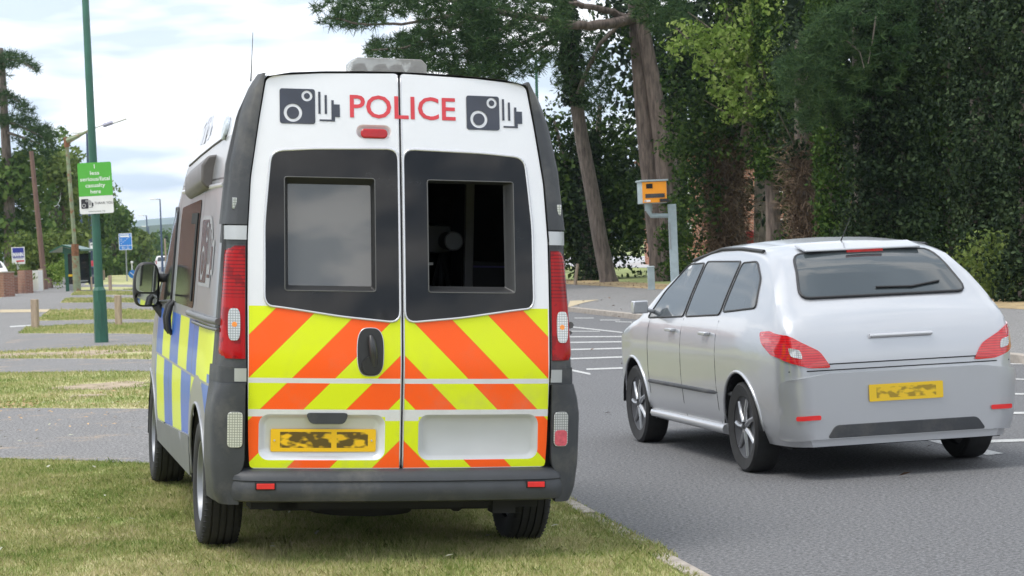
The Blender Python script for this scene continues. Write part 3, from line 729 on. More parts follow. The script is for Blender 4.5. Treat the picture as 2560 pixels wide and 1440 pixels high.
# side details, both flanks
for s in (-1, 1):
    sm = sidemap(s)
    sa = lambda u, v: (Vector((s*(wz(v)*gy(u)+.002), u, v)), Vector((s, 0, 0)))
    ringtube('arch_lip', [(.85+.413*math.cos(a), .336+.413*math.sin(a)) for a in [PI*i/24 for i in range(25)]], sa, .008, pm('arch_silver', (.30, .31, .33), .4, .4), van, closed=False, n=8)
    ringtube('arch_lip', [(3.95+.413*math.cos(a), .336+.413*math.sin(a)) for a in [PI*i/24 for i in range(25)]], sa, .008, MATS['arch_silver'], van, closed=False, n=8)
    panel('sill_cladding', rounded([(1.30, .318), (3.50, .318), (3.42, .44), (3.36, .46), (1.235, .545), (1.25, .42)], .02), sm, pm('sill_grey', (.14, .145, .15), .5, var=.1), van, res=.1, thick=.02, lift=.014, bevel=.006)
    panel('side_window', rounded([(1.33, 1.235), (2.45, 1.235), (2.44, 1.80), (1.33, 1.835)], .05), sm, M_sglass, van, res=.09, thick=.004, lift=.004)
    panel('sliding_vent', rounded([(1.42, 1.27), (1.50, 1.27), (1.50, 1.70), (1.75, 1.70), (1.75, 1.76), (1.42, 1.76)], .01), sm, M_trimd, van, res=.09, thick=.006, lift=.009)
    dw = panel('front_door_window', rounded([(2.68, 1.235), (3.70, 1.20), (3.50, 1.45), (3.22, 1.72), (3.02, 1.80), (2.68, 1.80)], .05), sm, M_sglass, van, res=.09, thick=.004, lift=.004)
    ringtube('window_seal', rounded([(2.68, 1.235), (3.70, 1.20), (3.50, 1.45), (3.22, 1.72), (3.02, 1.80), (2.68, 1.80)], .05), sm, .01, M_black, dw, lift=.004)
    for yy in (2.50, 2.68):
        h = [sm(yy, z) for z in (1.04, 1.07, 1.14, 1.21, 1.24)]
        MB().tube([p+n*d for (p, n), d in zip(h, (.0, .022, .032, .022, 0))], [.012, .016, .018, .016, .012], 8).build('side_door_handle', M_black, van, smooth=60)
    mb = MB(); A = [sm(y, 1.205) for y in (.16, .5, .9, 1.2, 1.46)]
    mb.tube([p+n*.012 for p, n in A], .018, 8); B = [sm(y, 1.165) for y in (.16, .5, .9, 1.2)]; mb.tube([p+n*.010 for p, n in B], .010, 8)
    mb.build('sliding_door_rail', pm('rail_grey', (.12, .125, .13), .4, .3), van, smooth=60)
    C = [sm(y, z) for y, z in ((.62, 2.152), (1.2, 2.125), (1.8, 2.09), (2.38, 2.05))]
    MB().tube([p+n*.001 for p, n in C], .007, 8).build('roof_seam_strip', pm('strip_dark', (.05, .045, .04), .6), van, smooth=60)
    C = [sm(y, 1.895) for y in (.36, 1, 1.6, 2.2, 2.5)]
    MB().tube([p+n*.004 for p, n in C], .012, 8).build('drip_rail', M_silver, van, smooth=60)
# awning housing on the left flank, vent, camera symbol
aw = [(.84, 1.885), (.905, 1.89), (.932, 1.92), (.930, 2.01), (.895, 2.062), (.80, 2.075)]
MB().add([(-a, .92, b) for a, b in aw]+[(-a+.015, 2.0, b-.045) for a, b in aw], [(0, 1, 2, 3, 4, 5), (11, 10, 9, 8, 7, 6)]+[(i, i+6, (i+1) % 6+6, (i+1) % 6) for i in range(6)]).build('awning_housing', pm('awning_grey', (.11, .10, .10), .45, var=.2), van, bevel=.012)
sml = sidemap(-1)
panel('roof_vent', [(.68+.075*math.cos(2*PI*i/24), 2.195+.062*math.sin(2*PI*i/24)) for i in range(24)], sml, pm('vent_pale', (.45, .50, .55), .4, var=.3, scale=30), van, res=.05, thick=.02, lift=.02, bevel=.006)
symbol(1.14, 1.385, .36, .335, sml, van, M_navy, pm('outline_grey', (.27, .275, .29), .4), du=-1)
# high roof pictogram seen edge-on
symbol(2.05, 2.16, .30, .16, sml, van, pm('pale_blue_vinyl', (.52, .54, .62), .3), None, du=-1)
# mirrors
for s in (-1, 1):
    def mmap(k):
        return lambda u, v: (Vector((s*u, 3.35+k, v)), Vector((0, -1, 0)))
    mo = rounded([(.945, 1.18), (1.085, 1.175), (1.108, 1.25), (1.105, 1.38), (1.07, 1.462), (.965, 1.462), (.94, 1.38)], .045, 5)
    hs = panel('door_mirror', mo, mmap(0), M_black, van, res=.05, thick=.11, lift=.0, bevel=.018)
    panel('mirror_glass', rounded([(.958, 1.272), (1.09, 1.272), (1.094, 1.37), (1.062, 1.448), (.972, 1.448), (.953, 1.38)], .035, 5), mmap(0), M_mirror, hs, res=.05, thick=.002, lift=.004)
    panel('wide_angle_glass', rounded([(.958, 1.192), (1.074, 1.188), (1.088, 1.26), (.956, 1.26)], .03, 5), mmap(0), M_mirror, hs, res=.05, thick=.002, lift=.004)
    MB().tube([(s*.90, 3.40, 1.36), (s*.99, 3.42, 1.37)], .028, 8).tube([(s*.91, 3.38, 1.13), (s*.96, 3.40, 1.19), (s*.99, 3.41, 1.24)], [.035, .03, .025], 8).build('mirror_arm', M_black, hs, smooth=60)
# windscreen, bonnet face and front bumper
def fmap(u, v):
    h = vbvh.ray_cast(Vector((u, 6, v)), Vector((0, -1, 0)))
    if h[0] is None: return Vector((u, 4.7, v)), Vector((0, 1, 0))
    n = h[1]; return h[0], (n if n.y > 0 else -n)
panel('windscreen', rounded([(-.74, 1.28), (.74, 1.28), (.62, 1.80), (-.62, 1.80)], .06), fmap, M_sglass, van, res=.1, thick=.004, lift=.005)
for s in (-1, 1): panel('headlight', mir(rounded([(.40, .74), (.62, .72), (.66, .86), (.60, .98), (.42, .84)], .03), s), fmap, M_clear, van, res=.06, thick=.01, lift=.006)
panel('front_bumper', rounded([(-.62, .32), (.62, .32), (.60, .62), (-.60, .62)], .05), fmap, M_trim, van, res=.1, thick=.02, lift=.01)
# roof light bar and aerial
mb = MB(); mb.box((-.05, 1.29, 2.46), (.325, 1.45, 2.559)).build('light_bar_base', M_trim, van, bevel=.01)
bar = MB().prism([(-.075, 2.560), (.352, 2.560), (.352, 2.612), (.320, 2.642), (-.045, 2.642), (-.075, 2.612)], 1.27, 1.47, 'XZ').build('light_bar', M_wing, van, bevel=.006)
for x in (-.02, .10, .19, .30): MB().prism([(x-.045, 2.566), (x+.045, 2.566), (x+.02, 2.61), (x-.02, 2.61)], 1.29, 1.42, 'XZ').build('beacon_reflector', M_trim, bar, bevel=.004)
MB().tube([(-.60, 1.5, 2.43), (-.606, 1.5, 2.46), (-.60, 1.52, 2.60), (-.594, 1.53, 2.78)], [.010, .006, .0028, .0018], 6).build('aerial', M_black, van)
bpy.context.view_layer.update()
# speed camera unit standing inside the van
cm = thing('enforcement_camera', 'dark round-lensed enforcement camera on a stand inside the open right rear window', 'camera')
cm.matrix_world = VANM @ Matrix.Translation((.45, 1.15, .54))
mb = MB(); mb.box((-.12, -.05, 1.02), (.02, .25, 1.18)).build('camera_body', pm('unit_black', (.008, .008, .009), .5), cm, bevel=.01)
MB().tube([(.0, -.05, 1.09), (.0, -.22, 1.09)], .052, 24).build('lens_barrel', pm('unit_grey', (.03, .03, .034), .5), cm, smooth=50)
MB().tube([(.0, -.222, 1.09), (.0, -.226, 1.09)], .045, 24).build('lens_glass', pm('lens_grey', (.10, .11, .13), .3), cm, smooth=50)
mb = MB()
for a in (.3, 2.4, 4.5): mb.tube([(0, .1, 1.02), (.28*math.cos(a), .1+.28*math.sin(a), 0)], .014, 6)
mb.build('tripod', MATS['unit_black'], cm)
mb = MB(); mb.box((-.14, -.06, .955), (-.08, -.02, .97)).build('status_plate', M_white, cm)
scn = thing('monitor', 'dark monitor standing at the right inside the van', 'monitor')
scn.matrix_world = VANM @ Matrix.Translation((.66, 1.2, .52))
MB().box((-.1, 0, .75), (.16, .03, 1.0)).build('screen_case', M_black, scn, bevel=.006)
MB().box((-.09, -.004, .965), (.15, 0, .975)).build('screen_strip', pm('violet_strip', (.10, .08, .25), .4), scn)
MB().box((.0, .0, 0), (.05, .04, .75)).build('stand', M_grey, scn)
MB().box((-.11, -.1, -.02), (-.06, -.06, 1.6)).build('grab_rail', pm('rail_dk', (.16, .16, .16), .4), scn, bevel=.006)
# ------------------------------------------------------------------ the lie of the land: d = metres left of the near kerb, y = metres ahead
def xk(y): return .75-.175*(y-11)
def P(d, y, z=None):
    return Vector((xk(y)-d/.985, y, zt(d, y) if z is None else z))
def zt(d, y):
    if d < 0: return 0.0
    e = 2.6; q = d if d < e-.5 else e-.5+ (1-math.exp(-(d-e+.5)/.5))*.5
    return .05*q+.012*min(max(y-12, 0), 3)
def dof(x, y): return (xk(y)-x)*.985
def gsheet(name, ds, ys, mat, lift=0, kind='structure', zf=None, smooth=180):
    V = [P(d, y, (zf(d, y) if zf else zt(d, y)+lift)) for y in ys for d in ds]; m = len(ds)
    Fc = [(i*m+j, (i+1)*m+j, (i+1)*m+j+1, i*m+j+1) for i in range(len(ys)-1) for j in range(m-1)]
    o = obj_from(name, V, Fc, mat, None, smooth)
    import bmesh
    bm = bmesh.new(); bm.from_mesh(o.data); bmesh.ops.recalc_face_normals(bm, faces=bm.faces)
    if sum(f.normal.z for f in bm.faces) < 0: bmesh.ops.reverse_faces(bm, faces=bm.faces)
    bm.to_mesh(o.data); bm.free(); return tag(o, kind=kind)
yl = list(np.arange(-30, 6, 4))+list(np.arange(6, 30, .4))+list(np.arange(30, 80, 2))+[80, 100, 130, 170, 220, 300, 400, 600]
MB().add([(-6000, -200, -.08), (6000, -200, -.08), (6000, 9000, -.08), (-6000, 9000, -.08)], [(0, 1, 2, 3)])
ground = obj_from('ground', [(-6000, -300, -.12), (6000, -300, -.12), (6000, 9000, -.12), (-6000, 9000, -.12)], [(0, 1, 2, 3)], M_field); tag(ground, kind='structure')
verge = gsheet('grass_verge', [0, .15, .4, .8, 1.2, 1.6, 2.0, 2.3, 2.6, 3, 4, 6, 12, 40], yl, M_turf)
road = gsheet('road', [.02, -1, -3, -5, -7.52], yl, M_road, zf=lambda d, y: 0.0)
pave = gsheet('pavement', [4.8, 5.5, 6.5, 7.9], [6, 15, 25, 40, 60, 90, 130, 200, 400], M_pave, lift=.006)
farp = gsheet('far_pavement', [-7.62, -9, -12.8], [-30, 0, 20, 40, 60, 90, 200, 600], M_pave, zf=lambda d, y: .10)
farg = gsheet('far_verge', [-12.8, -16, -60, -300], [-30, 0, 20, 40, 60, 90, 200, 400], M_field, zf=lambda d, y: .09)
litt = gsheet('dry_verge_edge', [-12.75, -13.6, -14.6], [20, 40, 60, 90, 140], pm('dry_litter', (.34, .25, .13), .95, var=.45, scale=3.5, bump=.5, bscale=20), zf=lambda d, y: .104)
pl = [gp(1405, 666, .1), gp(1650, 670, .1), gp(1650, 640, .1), gp(1405, 643, .1)]
tag(obj_from('side_road', [v+Vector((0, 0, .01)) for v in pl], [(0, 1, 2, 3)], pm('pale_tarmac', (.42, .42, .43), .8, var=.1)), kind='structure')
# kerbs
mb = MB(); ky = [6+i*.915 for i in range(60)]
for i in range(len(ky)-1):
    a, b = ky[i]+.004, ky[i+1]-.004; z = .010+.012*min(max(a-12, 0), 3)
    q = [P(-.0, a, 0), P(-.10, a, 0), P(-.10, b, 0), P(-.0, b, 0)]; mb.add([v+Vector((0, 0, -.03)) for v in q]+[v+Vector((0, 0, z)) for v in q], [(0, 3, 2, 1), (4, 5, 6, 7), (0, 1, 5, 4), (1, 2, 6, 5), (2, 3, 7, 6), (3, 0, 4, 7)])
tag(mb.build('kerb', M_kerb, bevel=.006), kind='structure')
mb = MB(); ky = [10+i*.915 for i in range(110)]
for i in range(len(ky)-1):
    a, b = ky[i]+.004, ky[i+1]-.004; z = .102
    q = [P(-7.5, a, 0), P(-7.64, a, 0), P(-7.64, b, 0), P(-7.5, b, 0)]; mb.add([v+Vector((0, 0, -.03)) for v in q]+[v+Vector((0, 0, z)) for v in q], [(0, 3, 2, 1), (4, 5, 6, 7), (0, 1, 5, 4), (1, 2, 6, 5), (2, 3, 7, 6), (3, 0, 4, 7)])
tag(mb.build('far_kerb', M_kerb, bevel=.006), kind='structure')
# tarmac paths that cross the verge
STR = [((0, 1022), (378, 1020), (0, 1147), (378, 1156)), ((0, 897), (390, 896), (0, 933), (390, 926)), ((0, 834), (390, 833), (20, 880), (390, 861)),
       ((71, 803), (399, 795), (99, 817), (399, 805)), ((142, 757), (399, 755), (118, 777), (399, 774)), ((177, 738), (399, 736), (151, 747), (399, 746)), ((185, 725), (395, 723), (180, 730), (395, 728)), ((200, 712), (395, 710), (195, 718), (395, 716))]
PATHS = []
for k, (a, b, c, d) in enumerate(STR):
    A, B, C, D = (gp(*p, .166) for p in (a, b, c, d))
    far = (A, B); near = (C, D)
    def yon(L, dd):    # y on the line through L at left-distance dd
        (p, q) = L; dp, dq = dof(p.x, p.y), dof(q.x, q.y); t = (dd-dp)/(dq-dp) if abs(dq-dp) > 1e-6 else 0; return p.y+(q.y-p.y)*t
    dd = [4.85, 4.2, 3.5, 3, 2.6, 2.3, 2.0, 1.6, 1.2, .8, .4, .02] if k != 9 else []
    if k < 2: dd = [7.6, 6, 5.4]+dd
    PATHS.append((far, near, max(dd)))
    V = []
    wob = random.Random(k)
    sub = []
    for i in range(len(dd)-1): sub += [dd[i], (dd[i]*2+dd[i+1])/3, (dd[i]+dd[i+1]*2)/3]
    sub.append(dd[-1])
    for x in sub: V += [P(x, yon(near, x)+wob.uniform(-.05, .05), zt(x, 16)+.005), P(x, yon(far, x)+wob.uniform(-.06, .06), zt(x, 16)+.005)]
    o = obj_from('path', V, [(2*i, 2*i+2, 2*i+3, 2*i+1) for i in range(len(sub)-1)], M_path, None, 180); tag(o, kind='structure')
def on_path(x, y):
    d = dof(x, y)
    for (f, n, m) in PATHS:
        if d > m: continue
        def yo(L):
            p, q = L; dp, dq = dof(p.x, p.y), dof(q.x, q.y); return p.y+(q.y-p.y)*(d-dp)/(dq-dp)
        if yo(n)-.02 < y < yo(f)+.02: return True
    return False
# tactile paving and painted lines
def ground_quads(name, quads, mat, z, kind='structure'):
    mb = MB()
    for q in quads: mb.add([Vector((*gp(*p, z)[:2], z)) for p in q], [(0, 1, 2, 3)])
    return tag(mb.build(name, mat), kind=kind)
ground_quads('tactile_paving', [[(0, 781), (116, 780), (126, 773), (0, 774)]], M_tact, .177)
ground_quads('far_tactile_paving', [[(1420, 768), (1462, 756), (1498, 749), (1425, 752)]], M_tact, .106)
def ln(x0, y0, x1, y1, h):
    h *= .85; return [(x0, y0+h/2), (x1, y1+h/2), (x1, y1-h/2), (x0, y0-h/2)]
ground_quads('road_markings', [ln(1436, 795, 1484, 795, 1.80), ln(1500, 800, 1550, 800, 1.80), ln(1538, 804, 1580, 805, 1.80), ln(1578, 808, 1640, 808, 1.80), ln(1428, 817, 1556, 831, 2.88), ln(1428, 828, 1500, 828, 1.80), ln(1418, 842, 1760, 840, 2.88), ln(1418, 856, 1740, 852, 3.24), ln(1418, 874, 1700, 867, 3.60),
    ln(1418, 897, 1650, 889, 3.96), ln(1466, 923, 1700, 915, 4.32), ln(1418, 923, 1476, 935, 5.04), ln(2490, 909, 2700, 911, 2.88), ln(2440, 944, 2700, 953, 2.88), ln(2380, 982, 2750, 988, 4.32), ln(2360, 1034, 2750, 1030, 5.76), ln(2410, 1105, 2800, 1092, 7.92), [(2240, 1082), (2470, 1138), (2508, 1133), (2262, 1078)]], M_paint, .004)
tag(obj_from('driveway_line', [gp(25, 815, .174), gp(78, 812, .174), gp(78, 815, .174), gp(25, 818, .174)], [(0, 1, 2, 3)], M_paint), kind='structure')

SOIL = []
M_soil = pm('bare_soil', (.34, .27, .19), .95, var=.35, scale=5, bump=.6, bscale=30)
for (px, py, a_, b_) in ((262, 965, .55, .75), (215, 990, .2, .22), (120, 886, 1.5, .8), (330, 884, 1.2, .7)):
    c = gp(px, py, .16); SOIL.append((c.x, c.y, a_, b_)); V = []
    for i in range(36):
        w = 2*PI*i/36; k = 1+.16*math.sin(3*w+px)+.1*math.sin(7*w+py); V.append((c.x+a_*k*math.cos(w), c.y+b_*k*math.sin(w)))
    V = [(x, y, zt(dof(x, y), y)+.004) for x, y in V]; tag(obj_from('bare_soil', V, [tuple(range(36))], M_soil), kind='structure')
# grass blades (near dense, farther coarser)
def blades(name, region, n, h, w, seed, ok):
    r = np.random.RandomState(seed); (d0, d1), (y0, y1) = region
    d = r.uniform(d0, d1, n); y = y0+(y1-y0)*r.uniform(0, 1, n); x = .75-.175*(y-11)-d/.985
    cl = np.sin(x*4.1+1.7*np.sin(y*1.9))*np.sin(y*1.7+x*2.2)*.6+.5*np.sin(x*11+y*3)*np.sin(y*6-x*4)+.4*np.sin(x*23+3*np.sin(y*9))
    keep = np.array([ok(a, b) for a, b in zip(x, y)]) & (r.uniform(-1.9, 1, n) < cl*.4+.35)
    for (sx_, sy_, sa_, sb_) in SOIL: keep &= (((x-sx_)/sa_)**2+((y-sy_)/sb_)**2+.45*np.sin(x*13+y*2)*np.sin(y*5-x*3)+r.normal(0, .4, n)) > 1
    x, y, d, cl = x[keep], y[keep], d[keep], cl[keep]; n = len(x)
    z = np.array([zt(a, b) for a, b in zip(d, y)])
    hh = h*r.uniform(.45, 1.25, n)*(1+.25*cl); an = r.uniform(0, 2*PI, n); ww = w*r.uniform(.6, 1.3, n)
    tall = r.uniform(0, 1, n) > .993; hh[tall] *= 1.7
    ln_ = hh*r.uniform(.1, 1.1, n); la = r.uniform(0, 2*PI, n)
    a = np.stack([x-np.cos(an)*ww/2, y-np.sin(an)*ww/2, z-.005], 1); b = np.stack([x+np.cos(an)*ww/2, y+np.sin(an)*ww/2, z-.005], 1)
    m1 = np.stack([x+np.cos(an)*ww*.4+np.cos(la)*ln_*.35, y+np.sin(an)*ww*.4+np.sin(la)*ln_*.35, z+hh*.6], 1)
    m0 = np.stack([x-np.cos(an)*ww*.4+np.cos(la)*ln_*.35, y-np.sin(an)*ww*.4+np.sin(la)*ln_*.35, z+hh*.6], 1)
    t = np.stack([x+np.cos(la)*ln_, y+np.sin(la)*ln_, z+hh], 1)
    V = np.stack([a, b, m1, t, m0], 1)
    return tag(np_mesh(name, V, 5, M_blade), kind='stuff')
okv = lambda x, y: not on_path(x, y)
blades('grass', ((-.05, 5.2), (9.8, 18.3)), 480000, .027, .0034, 1, lambda x, y: okv(x, y) and -3.2-.22*(y-11) < x)
blades('grass', ((.0, 6.6), (18.3, 32)), 120000, .032, .007, 2, okv)
blades('grass', ((.0, 4.8), (32, 60)), 80000, .05, .013, 3, okv)
blades('grass', ((.0, 4.75), (60, 110)), 50000, .07, .03, 4, okv)
blades('grass', ((-.11, .04), (11.4, 30)), 26000, .035, .005, 5, lambda x, y: True)
# fallen leaves and scraps
def scatter(name, pts, size, mat, seed):
    r = np.random.RandomState(seed); V = []
    for p in pts:
        a = r.uniform(0, 2*PI); s = size*r.uniform(.6, 1.3); t = r.uniform(-.4, .4)
        u = Vector((math.cos(a), math.sin(a), t))*s; v = Vector((-math.sin(a), math.cos(a), -t*.7))*s*.6
        c = Vector(p)+Vector((0, 0, .012+abs(t)*s)); V += [c-u, c-v*.9+Vector((0, 0, s*.2)), c+u, c+v]
    return tag(np_mesh(name, [tuple(v) for v in V], 4, mat), kind='stuff')
pts = []
for i in range(110):
    d = NR.uniform(.2, 5); y = NR.uniform(11, 24); p = P(d, y); pts.append(p+Vector((0, 0, .02)))
scatter('fallen_leaves', pts, .022, pm('pale_leaf', (.38, .38, .28), .8, var=.4, scale=3), 3)
pts = [P(-7.45-abs(NR.normal(0, .25)), NR.uniform(20, 60), 0) for _ in range(160)]+[P(-7.7-NR.uniform(0, 5), NR.uniform(20, 60), .1) for _ in range(150)]+[P(-NR.uniform(.2, 7), NR.uniform(11, 40), 0) for _ in range(40)]+[P(-13.4+NR.normal(0, .5), NR.uniform(45, 85), .1) for _ in range(500)]
scatter('fallen_leaves', pts, .035, pm('brown_leaf', (.17, .09, .05), .8, var=.4, scale=3), 4)
pts = [P(NR.uniform(4.0, 6.2), 20.8+NR.normal(0, .5), .172) for _ in range(700)]+[P(NR.uniform(3.5, 5.8), 23.3+NR.normal(0, .35), .172) for _ in range(500)]+[P(NR.uniform(0, 5.5), NR.uniform(19.4, 25.3), .172) for _ in range(220)]
scatter('seed_litter', pts, .022, pm('tan_husk', (.45, .30, .16), .9, var=.3, scale=3), 5)

# ------------------------------------------------------------------ hills
def ridge(name, Y, hs, mat, x0, x1, n=90, seed=1, depth=700):
    r = random.Random(seed); ph = [r.uniform(0, 6) for _ in range(6)]; V = []
    for i in range(n+1):
        x = x0+(x1-x0)*i/n; h = hs(x)
        h *= 1+.05*math.sin(x*.011+ph[0])+.03*math.sin(x*.031+ph[1])
        for t, k in ((0, -.0), (.25, .45), (.5, .8), (.75, .97), (1, 1), (1.6, .9)): V.append((x, Y+depth*t, h*k-.3))
    return tag(obj_from(name, V, [(i*6+j, (i+1)*6+j, (i+1)*6+j+1, i*6+j+1) for i in range(n) for j in range(5)], mat, None, 180), kind='structure')
ridge('hills', 6400, lambda x: 122+30*math.sin(x*.0009+1.5), M_hill, -4800, 4800, seed=2, depth=1200)
ridge('near_hill', 1500, lambda x: 22+7*math.sin(x*.006+2.6), pm('wooded_hill', (.030, .055, .022), .95, var=.6, scale=.05), -900, 900, seed=5, depth=400)

# ------------------------------------------------------------------ foliage tools
def leafquads(C, N, size, r, asp=.62, out=.5):
    """C centres, N outward directions"""
    n = len(C); rv = r.normal(size=(n, 3)); nn = N*out+rv*(1-out)*.9; nn /= np.linalg.norm(nn, axis=1)[:, None]+1e-9
    t = np.cross(nn, r.normal(size=(n, 3))); t /= np.linalg.norm(t, axis=1)[:, None]+1e-9; b = np.cross(nn, t)
    s = (size*r.uniform(.5, 1.7, n))[:, None]*.5
    return np.stack([C-t*s, C-b*s*asp+t*s*.15, C+t*s, C+b*s*asp+t*s*.15], 1)
def blobs(bl, dens, size, seed, asp=.62):
    """bl: list of (centre, (rx,ry,rz)); dens leaves per m2 of shell"""
    r = np.random.RandomState(seed); out = []
    for c, rad in bl:
        R = np.array(rad); n = max(12, int(dens*4*(R[0]*R[2]+R[0]*R[1]+R[1]*R[2]))); v = r.normal(size=(n, 3)); v /= np.linalg.norm(v, axis=1)[:, None]
        rr = r.uniform(.05, 1, n)**.28*(1+.18*np.sin(v[:, 0]*5+c[0])*np.sin(v[:, 2]*6+c[2]))+r.exponential(.05, n)
        out.append(leafquads(np.array(c)+v*rr[:, None]*R, v, size, r, asp, .62))
    return np.concatenate(out)
def tufts(C, L, seed, n=11, w=.022, droop=0):
    r = np.random.RandomState(seed); C = np.repeat(np.asarray(C), n, 0); k = len(C)
    d = r.normal(size=(k, 3)); d[:, 2] = d[:, 2]*.8+.25-droop; d /= np.linalg.norm(d, axis=1)[:, None]
    s = np.cross(d, r.normal(size=(k, 3))); s /= np.linalg.norm(s, axis=1)[:, None]
    l = (L*r.uniform(.6, 1.2, k))[:, None]; ww = w*.5
    return np.stack([C-s*ww, C+s*ww, C+d*l+s*ww*.3, C+d*l-s*ww*.3], 1)
def clumps_column(px, Y, zr, halfw, K, rad, seed, thin=.5, shape=None):
    """leaf clump centres filling an upright column standing at picture column px (at its foot), distance Y"""
    r = random.Random(seed); b = at(px, 700, Y); o = []
    for _ in range(K):
        z = r.uniform(*zr); w = halfw*(shape((z-zr[0])/(zr[1]-zr[0])) if shape else 1); a = r.uniform(0, 2*PI); q = math.sqrt(r.random())
        s = rad*r.uniform(.6, 1.4); o.append(((b.x+w*q*math.cos(a), Y+w*q*math.sin(a)*.9, z), (s, s, s*r.uniform(.6, 1.0))))
    return o
def tree(name, label, cat, base, trunkpaths, tmat, crownV, cmat, group=None, nper=4, extra=()):
    t = thing(name, label, cat, base, 0, group); off = Vector(base)
    if trunkpaths:
        mb = MB()
        for pts, rad in trunkpaths: mb.tube(pts, rad, 12 if max(rad if isinstance(rad, list) else [rad]) > .15 else 6)
        mb.build('trunk', tmat, t, smooth=60, off=off)
    if crownV is not None: np_mesh('crown', np.asarray(crownV).reshape(-1, 3)-np.array(base), nper, cmat, t)
    for nm, V, mt, npf in extra: np_mesh(nm, np.asarray(V).reshape(-1, 3)-np.array(base), npf, mt, t)
    return t
def wrap(px, Y, y0, y1, R, n, size, seed, lean=0):
    """leaves hugging an upright trunk"""
    r = np.random.RandomState(seed); a = at(px, y0, Y); b = at(px+lean, y1, Y); t = r.uniform(0, 1, n); w = r.uniform(0, 2*PI, n); q = R*(1+.25*np.sin(t*23+w*2))+r.exponential(.05, n)
    N = np.stack([np.cos(w), np.sin(w), np.full(n, .2)], 1); C = np.array(a)*(1-t[:, None])+np.array(b)*t[:, None]+N*q[:, None]*np.array([1, 1, 0]); return leafquads(C, N, size, r)
def wob(pts, amp, seed, k=5):
    """smooth irregular path through points"""
    r = random.Random(seed); o = []
    for i in range(len(pts)-1):
        a, b = Vector(pts[i]), Vector(pts[i+1])
        for j in range(k):
            t = j/k; o.append(a.lerp(b, t)+Vector((r.uniform(-1, 1), r.uniform(-1, 1), r.uniform(-.5, .5)))*amp)
    o.append(Vector(pts[-1])); return o
def taper(n, a, b): return [a+(b-a)*i/(n-1) for i in range(n)]
def inpoly(poly, n, Yr, seed):
    """n points inside a picture-outline, spread over a range of distances"""
    r = random.Random(seed); xs = [p[0] for p in poly]; ys = [p[1] for p in poly]; o = []
    while len(o) < n:
        x, y = r.uniform(min(xs), max(xs)), r.uniform(min(ys), max(ys))
        if pip(x, y, poly): o.append(at(x, y, r.uniform(*Yr)))
    return o
def strands(px, Y, zr, R, n, seed, w=.03):
    r = np.random.RandomState(seed); b = at(px, 700, Y); V = []
    for _ in range(n):
        a = r.uniform(0, 2*PI); z = r.uniform(*zr); q = R*r.uniform(.6, 1.15); p = np.array([b.x+q*math.cos(a), Y+q*math.sin(a), z]); d = np.array([r.normal()*.5, r.normal()*.5, r.choice([-1, 1])*r.uniform(.3, 1)])
        for s in range(4):
            d = d+r.normal(size=3)*.45; d /= np.linalg.norm(d); p2 = p+d*r.uniform(.12, .25); sd = np.cross(d, r.normal(size=3)); sd /= np.linalg.norm(sd); sd *= w*.5*(1-s*.18)
            V.append([p-sd, p+sd, p2+sd*.8, p2-sd*.8]); p = p2
    return np.array(V)

# ------------------------------------------------------------------ trees beyond the road
Zg = .1
def foot(px, Y): b = at(px, 700, Y); return (b.x, Y, Zg)
# slender leaning pine
Yp = 79; path = [at(x, y, Yp) for x, y in ((1524, 712), (1519, 690), (1500, 600), (1478, 470), (1455, 350), (1440, 250), (1428, 150), (1412, 40), (1400, -90), (1396, -200))]
rad = [.36, .30, .27, .255, .24, .23, .22, .21, .19, .15]
lim = [([at(1440, 250, Yp), at(1462, 190, Yp-1), at(1500, 110, Yp-2), at(1560, 50, Yp-3)], [.10, .09, .08, .06]), ([at(1412, 60, Yp), at(1330, 95, 77), at(1250, 135, 75), at(1180, 190, 74)], [.09, .07, .05, .03]), ([at(1416, 80, Yp), at(1340, 130, 78), at(1290, 165, 77), at(1255, 200, 76)], [.07, .05, .03, .02])]
cc = inpoly([(1385, 60), (1480, 50), (1530, 150), (1525, 250), (1490, 300), (1440, 260), (1395, 230), (1380, 130)], 480, (76.5, 81.5), 5)
tree('pine_tree', 'slender bare-trunked pine leaning left beside the road, left of the orange speed camera', 'tree', tuple(path[0]), [(path, rad)]+lim, M_bark, tufts([tuple(c) for c in cc], .26, 3, 12, .03), M_pine, extra=[('ivy', wrap(1438, Yp, 265, -60, .31, 4500, .12, 61, -28), M_ivy, 4)])
# big two-stemmed pine with the long bough across the top
Yb = 77; s1 = [at(x, y, Yb) for x, y in ((1655, 712), (1650, 640), (1632, 480), (1615, 330), (1602, 180), (1592, 60), (1586, -60), (1580, -200))]
s2 = [at(x, y, Yb-.4) for x, y in ((1682, 712), (1678, 600), (1668, 470), (1652, 330), (1630, 190), (1608, 70), (1600, -40))]
bough = wob([at(x, y, Yq) for x, y, Yq in ((1592, 40, Yb), (1540, 58, 76), (1470, 66, 75), (1390, 56, 74), (1300, 40, 73), (1210, 20, 72), (1120, 0, 71))], .05, 3)
bough2 = wob([at(x, y, Yq) for x, y, Yq in ((1596, 55, Yb), (1530, 30, 76), (1440, 10, 75), (1350, 0, 74), (1250, -25, 73))], .05, 4)
bough3 = wob([at(x, y, Yq) for x, y, Yq in ((1240, 30, 72.5), (1120, 40, 71), (1000, 60, 70), (900, 60, 69.5), (820, 40, 69))], .05, 5)
twl = [([at(1300, 40, 73), at(1230, 90, 72), at(1150, 140, 71)], [.07, .05, .03]), ([at(1210, 22, 72), at(1120, 80, 71), at(1010, 120, 70), at(930, 125, 69)], [.07, .05, .035, .02])]
NP = []
